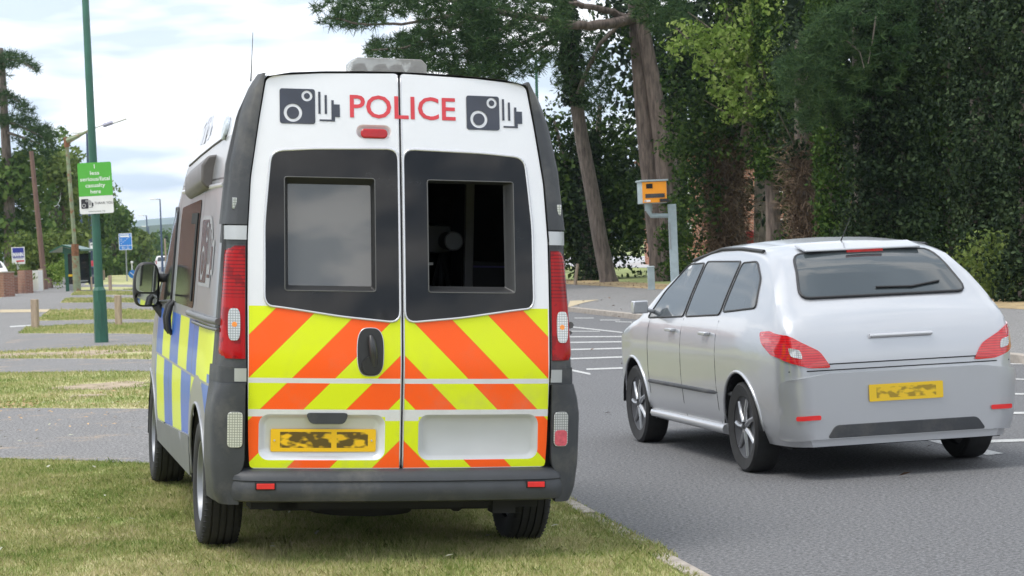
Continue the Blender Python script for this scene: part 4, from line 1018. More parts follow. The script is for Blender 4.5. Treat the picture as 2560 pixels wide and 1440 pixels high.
for poly, n in (([(782, 10), (800, -20), (900, -30), (960, 10), (970, 55), (930, 72), (880, 75), (850, 72), (810, 68), (785, 45)], 300), ([(905, 125), (925, 100), (985, 95), (1050, 60), (1000, -20), (1180, -40), (1260, 40), (1240, 170), (1190, 195), (1060, 178), (1000, 150), (920, 142)], 1500),
                ([(1150, -40), (1420, -40), (1430, 60), (1380, 110), (1330, 130), (1260, 190), (1180, 190), (1150, 100)], 1100), ([(1230, 150), (1300, 130), (1400, 130), (1345, 185), (1280, 215), (1190, 205)], 200), ([(960, -30), (1060, -30), (1040, 30), (985, 45), (950, 20)], 160), ([(1540, -60), (1720, -60), (1730, 60), (1640, 90), (1580, 40)], 500)):
    NP += [tuple(c) for c in inpoly(poly, n, (68.5, 77), len(poly)*n)]
# gather tufts into clumps so sky shows between
NPa = np.array(NP); r_ = np.random.RandomState(9); keep = (np.sin(NPa[:, 0]*3.1+NPa[:, 2]*2.3)*np.sin(NPa[:, 2]*4.1-NPa[:, 0]*1.7+NPa[:, 1]*.6)+r_.normal(0, .35, len(NPa))) > -.38
tree('pine_tree', 'massive twin-stemmed pine whose long bough reaches left over the police van', 'tree', tuple(s1[0]), [(s1, [.44, .38, .35, .32, .30, .28, .26, .24]), (s2, [.38, .36, .34, .30, .26, .22, .18]), (bough, taper(len(bough), .21, .06)), (bough2, taper(len(bough2), .14, .05)), (bough3, taper(len(bough3), .08, .02))]+twl, M_barkg,
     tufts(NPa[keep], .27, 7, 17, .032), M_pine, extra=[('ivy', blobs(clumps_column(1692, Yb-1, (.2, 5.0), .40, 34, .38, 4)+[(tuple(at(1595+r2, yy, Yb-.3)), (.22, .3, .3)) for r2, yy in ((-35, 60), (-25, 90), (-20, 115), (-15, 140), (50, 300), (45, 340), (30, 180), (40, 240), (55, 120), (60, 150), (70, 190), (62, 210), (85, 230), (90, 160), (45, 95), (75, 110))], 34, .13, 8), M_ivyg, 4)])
# ivy-clad trunk and loose broadleaf left of the pine
tree('ivy_clad_tree', 'short dark ivy-clad trunk standing just left of the leaning pine', 'tree', foot(1474, 84), [([at(1478, 708, 84), at(1470, 600, 84), at(1455, 400, 84), at(1450, 330, 84)], [.3, .26, .2, .15])], M_bark,
     np.concatenate([wrap(1474, 84, 700, 330, .40, 5000, .13, 71, -16), blobs(clumps_column(1474, 84, (.5, 4.6), .38, 26, .34, 6), 30, .13, 9)]), M_ivy)
bl = [(tuple(at(x, y, 86+rnd.uniform(-2, 2))), (rnd.uniform(.5, .95),)*3) for x, y in [(rnd.uniform(1345, 1450), rnd.uniform(300, 625)) for _ in range(46)]+[(rnd.uniform(1470, 1600), rnd.uniform(330, 600)) for _ in range(44)]+[(rnd.uniform(1340, 1600), rnd.uniform(420, 660)) for _ in range(55)]]
bl += [(tuple(at(x, y, 86+rnd.uniform(-2, 2))), (rnd.uniform(.25, .5),)*3) for x, y in [(1540, 205), (1560, 215), (1520, 250), (1500, 270), (1575, 240), (1545, 290), (1385, 250), (1370, 290), (1395, 310), (1360, 340), (1580, 300), (1430, 300), (1385, 200)]]
tree('broadleaf_tree', 'dark loose-leaved broadleaf tree filling the gap behind the leaning pine', 'tree', foot(1510, 87), [([at(1510, 700, 87), at(1515, 560, 87), at(1490, 420, 87), at(1500, 260, 87)], [.28, .24, .18, .08]), ([at(1512, 560, 87), at(1420, 430, 86), at(1385, 300, 86)], [.16, .12, .05])], M_bark, blobs(bl, 14, .17, 10), M_mid)
# twig-covered trunk with its limp crown
def crownpix(lst, Y, sp, r0, r1, seed):
    r = random.Random(seed); o = []
    for (xa, ya, xb, yb, n) in lst:
        for _ in range(n):
            q = r.uniform(r0, r1); o.append((tuple(at(r.uniform(xa, xb), r.uniform(ya, yb), Y+r.uniform(-sp, sp))), (q, q, q*.8)))
    return o
tree('twiggy_tree', 'brown trunk wrapped in a thick mat of bare twigs, right of the speed camera pole', 'tree', foot(1825, 68), [([at(1838, 700, 68), at(1830, 560, 68), at(1822, 400, 68), at(1830, 200, 68), at(1820, -50, 68)], [.42, .38, .3, .22, .15])], M_bark,
     np.concatenate([wrap(1825, 68, 390, -50, .40, 6000, .11, 79, 0), blobs(crownpix([(1690, 150, 1860, 410, 40), (1700, 380, 1780, 540, 16), (1700, 560, 1750, 660, 8)], 67.5, 1.6, .35, .8, 3), 24, .12, 12)]), M_mid, extra=[('twigs', strands(1822, 68, (.1, 4.4), .50, 4200, 5, .03), M_twig, 4)])
tree('lime_green_tree', 'pale lime-leaved branches spraying left high above the speed camera', 'tree', foot(1845, 69.5), [([at(1845, 700, 69.5), at(1842, 450, 69), at(1868, 300, 67), at(1880, 60, 66), at(1880, -80, 66)], [.22, .18, .12, .09, .07])]+[([at(1890, 260, 66), at(1800, 170, 65.5), at(1690, 70, 65)], [.05, .035, .015]), ([at(1885, 180, 66), at(1800, 90, 65.5), at(1720, 30, 65)], [.05, .03, .012]), ([at(1890, 320, 66), at(1830, 290, 65.5), at(1760, 250, 65)], [.04, .03, .012])], M_barkg,
     np.concatenate([wrap(1888, 66, 200, -60, .2, 1500, .11, 78, 0), blobs(crownpix([(1675, 50, 1770, 130, 20), (1740, 60, 1860, 200, 42), (1800, 0, 1960, 240, 40), (1830, 180, 1930, 330, 20), (1780, 200, 1850, 300, 8)], 65, 1.2, .16, .36, 6), 30, .13, 13)]), M_lime)
tree('ivy_clad_tree', 'grey trunk with ivy on its right half, seen just right of the brick gap', 'tree', foot(1935, 65), [([at(1935, 700, 65), at(1932, 500, 65), at(1922, 380, 65), at(1905, 150, 65)], [.23, .21, .19, .15])], M_barkg,
     np.concatenate([wrap(1928, 65, 455, -50, .26, 5000, .11, 72, -20), blobs(crownpix([(1955, 420, 2000, 690, 22), (1875, 250, 2010, 440, 34), (1900, 380, 1940, 450, 6)], 64.6, .6, .28, .52, 7), 34, .11, 14)]), M_ivyg)
tree('twiggy_tree', 'twig-bound trunk with bare pale side branches, in the middle of the tree row', 'tree', foot(2035, 61), [([at(2045, 700, 61), at(2030, 520, 61), at(2010, 400, 61), at(2000, 100, 61)], [.45, .38, .26, .15]), ([at(2015, 430, 61), at(1960, 405, 60), at(1915, 390, 59.6)], [.04, .025, .01]), ([at(2015, 420, 61), at(1955, 425, 60), at(1918, 428, 59.6)], [.035, .02, .01]), ([at(2010, 420, 61), at(1980, 350, 60), at(1945, 280, 59.6)], [.04, .025, .01])], M_bark,
     blobs(crownpix([(1930, 60, 2060, 380, 60)], 61.5, 1.5, .3, .6, 8), 24, .11, 15), M_ivy, extra=[('twigs', strands(2030, 61, (.1, 3.9), .46, 3000, 6, .028), M_twig, 4)])
tree('ivy_clad_tree', 'narrow column of bright green ivy between the twiggy trunk and the broad dark one', 'tree', foot(2085, 59), [([at(2095, 700, 59), at(2085, 420, 59), at(2060, 250, 59)], [.2, .16, .1])], M_bark,
     np.concatenate([wrap(2090, 59, 700, -30, .30, 7000, .10, 73, -40), blobs(crownpix([(2050, 300, 2085, 450, 12), (2060, 430, 2115, 660, 26)], 58.5, .5, .25, .5, 9), 34, .10, 16)]), M_ivyg)
tree('pine_tree', 'dark pine bough hanging high in the middle of the tree row, with dead twigs', 'tree', foot(2150, 56), [([at(2170, 700, 56), at(2160, 400, 56), at(2150, 100, 56), at(2150, -100, 56)], [.3, .26, .2, .15])]+[([at(2190, 40, 53), at(2180, 110, 53), at(2170, 160, 52.8)], [.02, .015, .008]), ([at(2115, 100, 53), at(2150, 130, 53), at(2160, 170, 52.8)], [.02, .015, .008])], M_bark,
     tufts([tuple(c) for c in inpoly([(1925, 170), (1990, 130), (2040, 30), (2280, -40), (2290, 120), (2230, 230), (2120, 300), (2010, 330), (1960, 240)], 2600, (52.8, 56), 3) if math.sin(c[0]*5+c[2]*3)*math.sin(c[2]*6-c[0]*2) > -.25], .22, 17, 15, .02), M_pine)
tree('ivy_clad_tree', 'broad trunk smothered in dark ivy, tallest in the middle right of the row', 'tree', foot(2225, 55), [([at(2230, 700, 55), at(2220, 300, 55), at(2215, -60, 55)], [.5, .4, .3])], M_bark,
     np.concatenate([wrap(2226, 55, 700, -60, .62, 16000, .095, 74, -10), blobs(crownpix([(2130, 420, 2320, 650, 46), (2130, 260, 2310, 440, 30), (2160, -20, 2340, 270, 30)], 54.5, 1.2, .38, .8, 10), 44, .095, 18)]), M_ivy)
tree('broadleaf_tree', 'mid-green small-leaved tree between the broad ivy trunk and the dark right-hand trees', 'tree', foot(2370, 56), [([at(2375, 700, 56), at(2370, 400, 56), at(2350, 0, 56)], [.28, .22, .15])], M_barkg,
     np.concatenate([wrap(2372, 56, 700, -30, .36, 7000, .10, 75, -20), blobs(crownpix([(2280, 40, 2400, 350, 34), (2340, 300, 2420, 660, 32)], 56, 1.3, .3, .65, 11), 30, .10, 19)]), M_mid)
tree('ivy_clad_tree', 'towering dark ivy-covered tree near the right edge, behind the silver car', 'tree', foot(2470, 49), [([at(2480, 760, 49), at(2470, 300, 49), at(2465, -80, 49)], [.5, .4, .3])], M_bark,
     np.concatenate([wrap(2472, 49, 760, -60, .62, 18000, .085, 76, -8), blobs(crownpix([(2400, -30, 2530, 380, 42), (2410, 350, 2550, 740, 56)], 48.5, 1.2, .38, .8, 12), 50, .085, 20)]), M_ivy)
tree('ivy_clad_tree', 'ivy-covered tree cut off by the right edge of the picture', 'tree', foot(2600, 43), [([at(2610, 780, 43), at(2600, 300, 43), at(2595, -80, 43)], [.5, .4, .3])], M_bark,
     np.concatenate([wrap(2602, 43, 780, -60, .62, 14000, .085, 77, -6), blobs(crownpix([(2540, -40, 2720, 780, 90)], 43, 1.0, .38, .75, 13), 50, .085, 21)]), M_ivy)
tree('undergrowth_bush', 'low dark bush on the bank behind the boot of the silver car', 'bush', foot(2500, 46), None, None, blobs(crownpix([(2400, 600, 2640, 770, 70)], 45, .8, .3, .5, 14), 40, .08, 22), M_olive)
# deeper wood behind the row
for k, (px, Y, lo) in enumerate(((1700, 96, 2.6), (1790, 101, 4.9), (1905, 95, 5.6), (2010, 98, 4.9), (2080, 88, 2.2), (2180, 84, .8), (2290, 80, .6), (2400, 76, .6), (2520, 68, .6), (2650, 60, .6))):
    lb = ['far-left', 'second', 'third', 'fourth', 'fifth', 'sixth', 'seventh', 'eighth', 'ninth', 'last'][k]
    c = clumps_column(px, Y, (lo, 13), 3.0, 80, 1.1, 30+k)
    tree('woodland_tree', 'dark leafy tree deep behind the roadside row, %s counting from the leaning pine' % lb, 'tree', foot(px, Y), [([Vector(foot(px, Y)), Vector(foot(px, Y))+Vector((.2, 0, 5)), Vector(foot(px, Y))+Vector((0, 0, 11))], [.35, .28, .15])], M_bark, blobs(c, 4.5, .30, 40+k), M_ivy, group='trees deep in the wood')
for k, (px, Y) in enumerate(((1390, 262), (1450, 255), (1510, 266), (1570, 258), (1630, 250))):
    c = [((at(px, 600, Y).x+rnd.uniform(-3.5, 3.5), Y+rnd.uniform(-3, 3), rnd.uniform(1, 9)), (1.8,)*3) for _ in range(26)]
    tree('far_tree', 'distant green tree beyond the field, %s from the left' % ['first', 'second', 'third', 'fourth', 'fifth'][k], 'tree', foot(px, Y), [([Vector(foot(px, Y)), Vector(foot(px, Y))+Vector((0, 0, 6))], [.3, .2])], M_bark, blobs(c, 1.6, .6, 60+k), M_mid, group='trees beyond the field')
# tops of the two pines, above the picture, and more trees along the road
for nm, c0, k0 in (('pine_tree', at(1396, -200, 79), 0), ('pine_tree', at(1580, -200, 77), 1)):
    top = bpy.data.objects['pine_tree'] if k0 == 0 else bpy.data.objects['pine_tree.001']
    r = random.Random(5+k0); C = []
    for _ in range(26):
        a = r.uniform(0, 2*PI); q = r.uniform(.3, 3.4); z = r.uniform(-.4, 3.6); b = c0+Vector((q*math.cos(a), q*math.sin(a), z))
        C += [tuple(b+Vector((r.gauss(0, .5), r.gauss(0, .5), r.gauss(0, .18)))) for _ in range(26)]
    np_mesh('crown_top', tufts(C, .28, 8, 12, .035).reshape(-1, 3)-np.array(top.location), 4, M_pine, top)
proto = None
for k, (x, y, h, lb) in enumerate(((at(1240, 700, 108).x, 108, 6.5, 'hidden behind the police van, nearest the leaning pine'), (at(1120, 700, 135).x, 135, 7.5, 'hidden behind the police van, second along the far verge'), (at(960, 700, 165).x, 165, 8, 'hidden behind the police van, third along the far verge'), (at(800, 700, 205).x, 205, 9, 'hidden behind the police van, fourth along the far verge'), (13.5, 33, 9, 'standing beyond the right edge, first of two'), (16, 24, 9, 'standing beyond the right edge, second of two'))):
    r = random.Random(300+k); c = [((x+r.uniform(-2.2, 2.2), y+r.uniform(-2, 2), r.uniform(1.0, h-.8)), (1.1, 1.1, .9)) for _ in range(34)]
    tree('broadleaf_tree', 'leafy roadside tree '+lb, 'tree', (x, y, .1), [([Vector((x, y, 0)), Vector((x+.1, y, h*.5)), Vector((x, y, h*.85))], [.25, .2, .08])], M_bark, blobs(c, 7, .28, 320+k), M_mid, group='trees further along the road')
# brick house seen through the gap, post box
hb = Vector(foot(1890, 122)); hs = thing('brick_house', 'orange brick house glimpsed through the gap between the trunks', 'house', hb, -.1)
MB().box((-6, 0, 0), (6, 8, 5.6)).build('wall', M_brick2, hs)
MB().prism([(-6.4, 5.6), (6.4, 5.6), (0, 8.8)], -.4, 8.4, 'XZ').build('roof', M_roof, hs)
for x in (-4, -1.2, 1.6, 4.2):
    for z in (1.0, 3.6):
        w = MB().box((x-.6, -.05, z), (x+.6, .02, z+1.2)).build('window', M_white, hs); MB().box((x-.5, -.07, z+.08), (x+.5, -.052, z+1.12)).build('pane', M_sglass, w)
pb = thing('post_box', 'small red box standing in front of the brick house', 'post box', foot(1880, 100))
MB().lathe([(0, 0), (.27, 0), (.27, .12), (.23, .16), (.23, 1.35), (.29, 1.4), (.29, 1.47), (.15, 1.6), (0, 1.63)], 20).build('pillar', pm('post_red', (.60, .015, .02), .4), pb, smooth=40); MB().box((-.14, -.235, 1.18), (.14, -.222, 1.22)).build('slot', M_black, pb)
# ------------------------------------------------------------------ trees and hedges on the left
def ltree(name, label, px, Y, specs, leaf, lm, trunk=True, dens=8, seed=1, cat='tree', sp=3, trunkp=None, tm=None):
    fb = (at(px, 700, Y).x, Y, .1)
    tp = trunkp or ([([Vector(fb), Vector(fb)+Vector((.1, 0, 2.5)), at(px, specs[0][1]+20, Y)], [.3, .25, .1])] if trunk else None)
    return tree(name, label, cat, fb, tp, tm or M_bark, blobs(crownpix(specs, Y, sp, *leaf[1:], seed), dens, leaf[0], seed+50), lm)
pp = [at(x, y, 150) for x, y in ((28, 690), (22, 480), (16, 380), (10, 280), (5, 150), (3, 120))]
pl_ = [([at(12, 300, 150), at(60, 320, 149), at(110, 345, 148)], [.12, .08, .04]), ([at(14, 330, 150), at(60, 345, 149), at(100, 360, 148)], [.12, .08, .04]), ([at(8, 230, 150), at(50, 255, 149)], [.1, .05]), ([at(5, 150, 150), at(50, 150, 149), at(88, 175, 148)], [.1, .07, .04])]
nd = []
for poly, n in (([(-40, 135), (30, 128), (70, 140), (98, 165), (95, 185), (70, 165), (20, 170), (-30, 180)], 170), ([(-40, 235), (20, 228), (60, 250), (95, 285), (70, 285), (10, 262), (-40, 265)], 130), ([(-40, 285), (60, 285), (110, 305), (150, 345), (110, 350), (50, 320), (-40, 320)], 190), ([(20, 340), (110, 330), (150, 370), (120, 400), (60, 385)], 90), ([(-20, 180), (25, 175), (20, 225), (-20, 230)], 14)):
    nd += [tuple(c) for c in inpoly(poly, n, (147, 153), n)]
fb = (at(28, 700, 150).x, 150, .1)
tree('pine_tree', 'tall flat-tiered pine at the far left edge above the leafy trees', 'tree', fb, [(pp, [.45, .36, .32, .28, .2, .12])]+pl_, M_bark, tufts(nd, .42, 5, 16, .05), M_pine)
ltree('broadleaf_tree', 'rounded green broadleaf tree at the left edge behind the MANN board', 20, 152, [(-60, 430, 110, 640, 60), (-40, 400, 90, 470, 24)], (.34, .7, 1.4), M_sunleaf, dens=7, seed=3)
ltree('broadleaf_tree', 'leafy tree behind the nearer telegraph pole', 140, 165, [(70, 430, 200, 660, 60), (90, 395, 170, 450, 18)], (.34, .8, 1.5), M_olive, dens=7, seed=4)
ltree('broadleaf_tree', 'thin see-through tree rising above the others between the pine and the lamp column', 130, 175, [(60, 330, 165, 395, 22), (110, 370, 195, 440, 20), (170, 405, 210, 450, 8)], (.32, .35, .8), M_sunleaf, dens=4, seed=5)
ltree('broadleaf_tree', 'dark green tree behind the bus shelter', 205, 190, [(150, 440, 262, 680, 62)], (.38, .9, 1.7), M_sunleaf, dens=7, seed=6)
ltree('broadleaf_tree', 'round-topped green tree just right of the green sign', 285, 215, [(240, 530, 325, 700, 50), (255, 515, 305, 560, 14)], (.4, .9, 1.5), M_sunleaf, dens=6, seed=7)
ltree('broadleaf_tree', 'tree behind the blue bus lane sign', 335, 250, [(305, 585, 372, 690, 36)], (.45, .9, 1.5), M_olive, dens=6, seed=8)
ltree('broadleaf_tree', 'distant tree between the two far street lamps', 385, 420, [(355, 610, 420, 690, 34)], (.8, 1.3, 2.4), M_sunleaf, dens=2.5, seed=9, sp=8)
ltree('broadleaf_tree', 'farthest tree beside the white vehicle', 430, 520, [(405, 590, 520, 690, 40)], (.9, 1.6, 3.2), M_sunleaf, dens=2, seed=10, sp=10)
ltree('bush', 'yellow-green bushy shrub behind the wooden fence', 95, 128, [(30, 600, 150, 690, 46)], (.2, .4, .8), M_lime if False else M_olive, trunk=False, dens=18, seed=11, cat='bush', sp=1.5)
ltree('bush', 'small reddish-leaved shrub against the fence beside the shelter', 148, 122, [(124, 655, 162, 716, 26)], (.13, .2, .38), M_lime, trunk=False, dens=26, seed=12, cat='bush', sp=.6)
hb = [(tuple(at(145+7*math.cos(a), 660-30*b, 128+rnd.uniform(-.4, .4))), (.40, .5, .36)) for a in (0, 1.5, 3, 4.5) for b in (-.9, -.4, .1, .6, .95)]
fb = (at(145, 700, 128).x, 128, .1); tree('clipped_hedge', 'bright green clipped conifer with a rounded top behind the bus shelter', 'hedge', fb, None, None, blobs(hb, 60, .09, 80), M_hedge)
ltree('bush', 'low green bush over the brick wall beside the parked white car', 52, 118, [(0, 668, 80, 700, 20)], (.15, .3, .5), M_olive, trunk=False, dens=26, seed=14, cat='bush', sp=.8)

# houses along the left side of the street, seen only in the van's reflections
for k, (x, y, lb) in enumerate(((-31, 74, 'nearest'), (-38, 100, 'middle'), (-47, 132, 'farthest'))):
    h = thing('brick_house', 'red brick house beyond the left edge of the street, the %s of three' % lb, 'house', (x, y, .1), -1.40, 'houses on the left of the street')
    MB().box((-5, 0, 0), (5, 8, 5.4)).build('wall', M_brick, h); MB().prism([(-5.4, 5.4), (5.4, 5.4), (0, 8.6)], -.4, 8.4, 'XZ').build('roof', M_roof, h)
    for a in (-2.6, 2.6):
        for z in (.9, 3.4): w = MB().box((a-.9, -.05, z), (a+.9, .02, z+1.3)).build('window', M_white, h); MB().box((a-.8, -.07, z+.08), (a+.8, -.052, z+1.22)).build('pane', M_sglass, w)
# ------------------------------------------------------------------ cars
def build_car(name, label, cat, loc, head, paint, group=None, plate=True, van_like=False, sc_=1.0):
    t = thing(name, label, cat, loc, head, group)
    if sc_ != 1: t.scale = (sc_,)*3
    TYk = [0, .03, .07, .14, .24, .50, .68, .82, 1.0, 1.5, 2.1, 2.6, 3.0, 3.35, 3.8, 4.1, 4.25, 4.32]
    TZk = [.78, .96, 1.05, 1.11, 1.17, 1.40, 1.50, 1.535, 1.56, 1.59, 1.57, 1.47, 1.28, 1.06, .96, .86, .74, .60]
    if van_like: TYk = [0, .04, .08, .12, .2, .3, .6, .9, 1.5, 2.1, 2.6, 3.0, 3.35, 3.8, 4.1, 4.25, 4.32]; TZk = [.8, 1.2, 1.5, 1.7, 1.8, 1.85, 1.87, 1.87, 1.87, 1.84, 1.7, 1.4, 1.15, 1.02, .9, .76, .6]
    def T(y): return float(np.interp(y, TYk, TZk))
    def w(z): return float(np.interp(z, [.20, .34, .60, .80, .92, 1.02, 1.2, 1.4, 1.5, 1.9], [.80, .86, .885, .885, .875, .845, .765, .665, .61, .60] if not van_like else [.80, .865, .885, .88, .87, .86, .84, .81, .78, .60]))
    def g(y): return float(np.interp(y, [0, .03, .08, .16, .35, .7, 3.5, 3.9, 4.15, 4.28, 4.32], [.80, .86, .91, .95, .98, 1, 1, .96, .88, .76, .66]))
    Ys = [0, .012, .03, .055, .09]+list(np.arange(.13, 4.33, .06)); V = []; Fc = []; ns = 0
    for y in Ys:
        tp = T(y); k = min(1, tp/1.5); s = [(w(z)*g(y), z) for z in np.linspace(.22, tp-.13*k, 18)]; ws = s[-1][0]
        s += [(ws*r, tp-dz*k) for dz, r in ((.085, .975), (.05, .92), (.028, .82), (.014, .62), (.006, .38), (.002, .18), (0, 0))]
        ring = [(-a, b) for a, b in s]+[(a, b) for a, b in s[-2::-1]]; ns = len(ring); V += [Vector((a, y, b)) for a, b in ring]
    wh = (.80, 3.46)
    for v in V:
        for cy in wh:
            d = math.hypot(v.y-cy, v.z-.31)
            if .33 < d < .41 and abs(v.x) > .5 and v.z < .95: k = .375/d; v.y = cy+(v.y-cy)*k; v.z = .31+(v.z-.31)*k
    for i in range(len(Ys)-1):
        for j in range(ns-1):
            q = (i*ns+j, i*ns+j+1, (i+1)*ns+j+1, (i+1)*ns+j); c = sum((V[a] for a in q), Vector())/4
            if abs(c.x) > .5 and any(math.hypot(c.y-cy, c.z-.31) < .37 for cy in wh): continue
            Fc.append(q)
    Fc.append(tuple(range(ns-1, -1, -1))); Fc.append(tuple((len(Ys)-1)*ns+j for j in range(ns)))
    bd = obj_from('car_body', V, Fc, paint, t, 32); bv = BVHTree.FromPolygons(V, Fc)
    def sm(s):
        def f(u, v):
            h = bv.ray_cast(Vector((s*3, u, v)), Vector((-s, 0, 0)))
            if h[0] is None: return Vector((s*.8, u, v)), Vector((s, 0, 0))
            return h[0], (h[1] if h[1].x*s > 0 else -h[1])
        return f
    def rm(dirx=0):
        D = Vector((-dirx, 1, 0)).normalized()
        def f(u, v):
            h = bv.ray_cast(Vector((u, 0, v))-D*3, D)
            if h[0] is None: return Vector((u, .05, v)), -D
            return h[0], (h[1] if h[1].dot(D) < 0 else -h[1])
        return f
    def fm(u, v):
        h = bv.ray_cast(Vector((u, 7, v)), Vector((0, -1, 0)))
        if h[0] is None: return Vector((u, 4.2, v)), Vector((0, 1, 0))
        return h[0], (h[1] if h[1].y > 0 else -h[1])
    lin = MB()
    for cy in wh:
        for s in (-1, 1):
            n = 14; pts = [(cy+.377*math.cos(PI*i/n), .31+.377*math.sin(PI*i/n)) for i in range(n+1)]; k = len(lin.V)
            lin.V += [Vector((s*.87, a, c)) for a, c in pts]+[Vector((s*.55, a, c)) for a, c in pts]
            lin.F += [[k+i, k+i+1, k+n+2+i, k+n+1+i] for i in range(n)]; lin.F.append([k+n+1+i for i in range(n+1)])
    lin.box((-.74, .15, .20), (.74, 4.1, .30)); lin.build('underbody', M_dark, t, smooth=40)
    zt_ = 1.475 if not van_like else 1.70; zb = 1.185
    o = panel('rear_window', rounded([(-.60, zb), (.60, zb), (.50, zt_), (-.50, zt_)], .07), rm(), M_cglass, t, res=.04, thick=.004, lift=.012)
    ringtube('window_seal', rounded([(-.60, zb), (.60, zb), (.50, zt_), (-.50, zt_)], .07), rm(), .010, M_black, o, lift=.008)
    MB().tube([rm()(x, zb+.03+abs(x-.1)*.12)[0]+Vector((0, -.02, .01)) for x in (-.05, .2, .42)], .008, 6).build('wiper', M_black, t)
    for s in (-1, 1):
        S = sm(s)
        for nm, q in (('rear_side_window', [(.62, 1.13), (1.28, 1.09), (1.28, 1.43), (.98, 1.44), (.74, 1.32)]), ('rear_door_window', [(1.33, 1.07), (2.12, 1.04), (2.12, 1.44), (1.33, 1.44)]), ('front_door_window', [(2.17, 1.04), (3.08, 1.01), (2.86, 1.22), (2.52, 1.42), (2.17, 1.43)])):
            if van_like and nm != 'front_door_window': continue
            o = panel(nm, rounded(q, .04), S, M_cglass, t, res=.07, thick=.004, lift=.004)
            ringtube('window_seal', rounded(q, .04), S, .008, M_black, o, lift=.002)
        for yy, z0 in ((1.30, .30), (2.145, .30), (3.02, .42)):
            pts = [S(yy, z) for z in np.linspace(z0, 1.03, 8)]; MB().tube([p-n*.001 for p, n in pts], .0035, 5).build('door_gap', M_trimd, t)
        for yy in (1.52, 2.36):
            p, n = S(yy, .93); MB().box((-.012, -.08, -.012), (.03, .08, .012)).build('door_handle', paint, t, loc=p+n*.012 if s > 0 else p+n*.03, bevel=.006)
        p = [S(y, z) for y, z in ((.62, .53), (1.5, .52), (2.6, .52), (3.0, .52))]; MB().tube([a+n*.004 for a, n in p], .016, 6).build('rub_strip', M_trim, t, smooth=60)
        p = [S(y, .27) for y in (1.22, 1.8, 2.5, 3.05)]; MB().tube([a+n*.01 for a, n in p], .035, 8).build('sill_skirt', paint, t, smooth=60)
        # roof rails and lamps
        zr = [(.95, 1.48), (1.4, 1.50), (1.9, 1.50), (2.5, 1.42)]
        if not van_like: MB().tube([S(a, b)[0]+Vector((-s*.02, 0, .03)) for a, b in zr], .013, 8).build('roof_rail', M_black, t, smooth=60)
        tl = rounded([(.50, .735), (.58, .845), (.80, .955), (.95, .975), (.97, .90), (.86, .80), (.66, .74)], .03)
        if van_like: tl = rounded([(.70, .80), (.88, .80), (.88, 1.3), (.72, 1.3)], .03)
        l = panel('tail_light', mir(tl, s), rm(s*.55), M_taillens if van_like else M_redc, t, res=.04, thick=.012, lift=.010, bevel=.004)
        if not van_like: panel('side_tail_light', rounded([(.07, .80), (.10, .955), (.24, .985), (.40, .975), (.34, .90), (.20, .83)], .03), S, M_redc, t, res=.03, thick=.01, lift=.007, bevel=.003)
        if not van_like: panel('indicator_lens', mir(rounded([(.70, .80), (.78, .82), (.80, .88), (.72, .86)], .02), s), rm(s*.55), M_clear, l, res=.04, thick=.004, lift=.013)
        panel('headlight', mir(rounded([(.38, .66), (.62, .66), (.68, .84), (.50, .78)], .03), s), fm, M_clear, t, res=.06, thick=.006, lift=.006)
        mm = MB().tube([S(2.98, 1.06)[0], S(2.98, 1.06)[0]+Vector((s*.07, 0, .02))], .02, 6); mm.box(*(((.88, 2.95, 1.05), (1.0, 3.03, 1.15)) if s > 0 else ((-1.0, 2.95, 1.05), (-.88, 3.03, 1.15)))); mm.build('door_mirror', paint, t, bevel=.02)
        for cy in wh:
            ringtube('arch_lip', [(cy+.383*math.cos(a), .31+.383*math.sin(a)) for a in [PI*i/20 for i in range(21)]], S, .012, paint, t, closed=False, n=6)
            h = MB(); h.lathe([(0, .07*s), (.05, .068*s), (.06, .05*s), (.195, .062*s), (.215, .075*s), (.22, .06*s), (.21, -.05*s), (0, -.02*s)], 30, 'X'); hub = h.build('wheel', M_rimd, t, smooth=35, loc=(s*.775, cy, .31))
            ty = MB(); ty.lathe([(.215, .078), (.25, .096), (.29, .096), (.308, .08), (.312, .05), (.312, -.05), (.308, -.08), (.29, -.096), (.215, -.078)], 40, 'X'); ty.build('tyre', M_tyre, hub, smooth=40)
            for i in range(7):
                a = 2*PI*i/7; MB().tube([(.062*s, math.cos(a)*.04, math.sin(a)*.04), (.066*s, math.cos(a)*.12, math.sin(a)*.12), (.060*s, math.cos(a+.08)*.2, math.sin(a+.08)*.2)], [.022, .016, .018], 6).build('spoke', M_alloy, hub, smooth=60)
    panel('rear_bumper', rounded([(-.80, .27), (.80, .27), (.815, .66), (.55, .70), (-.55, .70), (-.815, .66)], .05), rm(), paint, t, res=.05, thick=.06, lift=.032, bevel=.012)
    panel('bumper_insert', rounded([(-.56, .275), (.56, .275), (.50, .36), (-.50, .36)], .03), rm(), M_trim, t, res=.05, thick=.02, lift=.038, bevel=.004)
    panel('windscreen', rounded([(-.60, 1.12), (.60, 1.12), (.52, 1.46), (-.52, 1.46)], .06), fm, M_sglass, t, res=.08, thick=.004, lift=.004)
    if plate: panel('number_plate', rrect(-.26, .50, .26, .612, .008, 3), rm(), M_plate2, t, res=.08, thick=.004, lift=.044)
    if not van_like:
        p = [rm()(x, .93)[0]+Vector((0, -.012, 0)) for x in (-.22, -.1, .1, .22)]; MB().tube(p, .014, 6).build('tailgate_strip', M_chrome, t, smooth=60)
        p = [rm()(x, .72)[0]+Vector((0, -.002, 0)) for x in np.linspace(-.78, .78, 14)]; MB().tube(p, .004, 5).build('bumper_gap', M_trimd, t)
        panel('fuel_flap', rounded([(.42, .80), (.58, .80), (.58, .94), (.42, .94)], .03), sm(1), paint, t, res=.05, thick=.004, lift=.002)
        for sx_ in (-1, 1): panel('bumper_reflector', mir(rrect(.60, .40, .74, .43, .01, 3), sx_), rm(), M_reflr, t, res=.03, thick=.004, lift=.045)
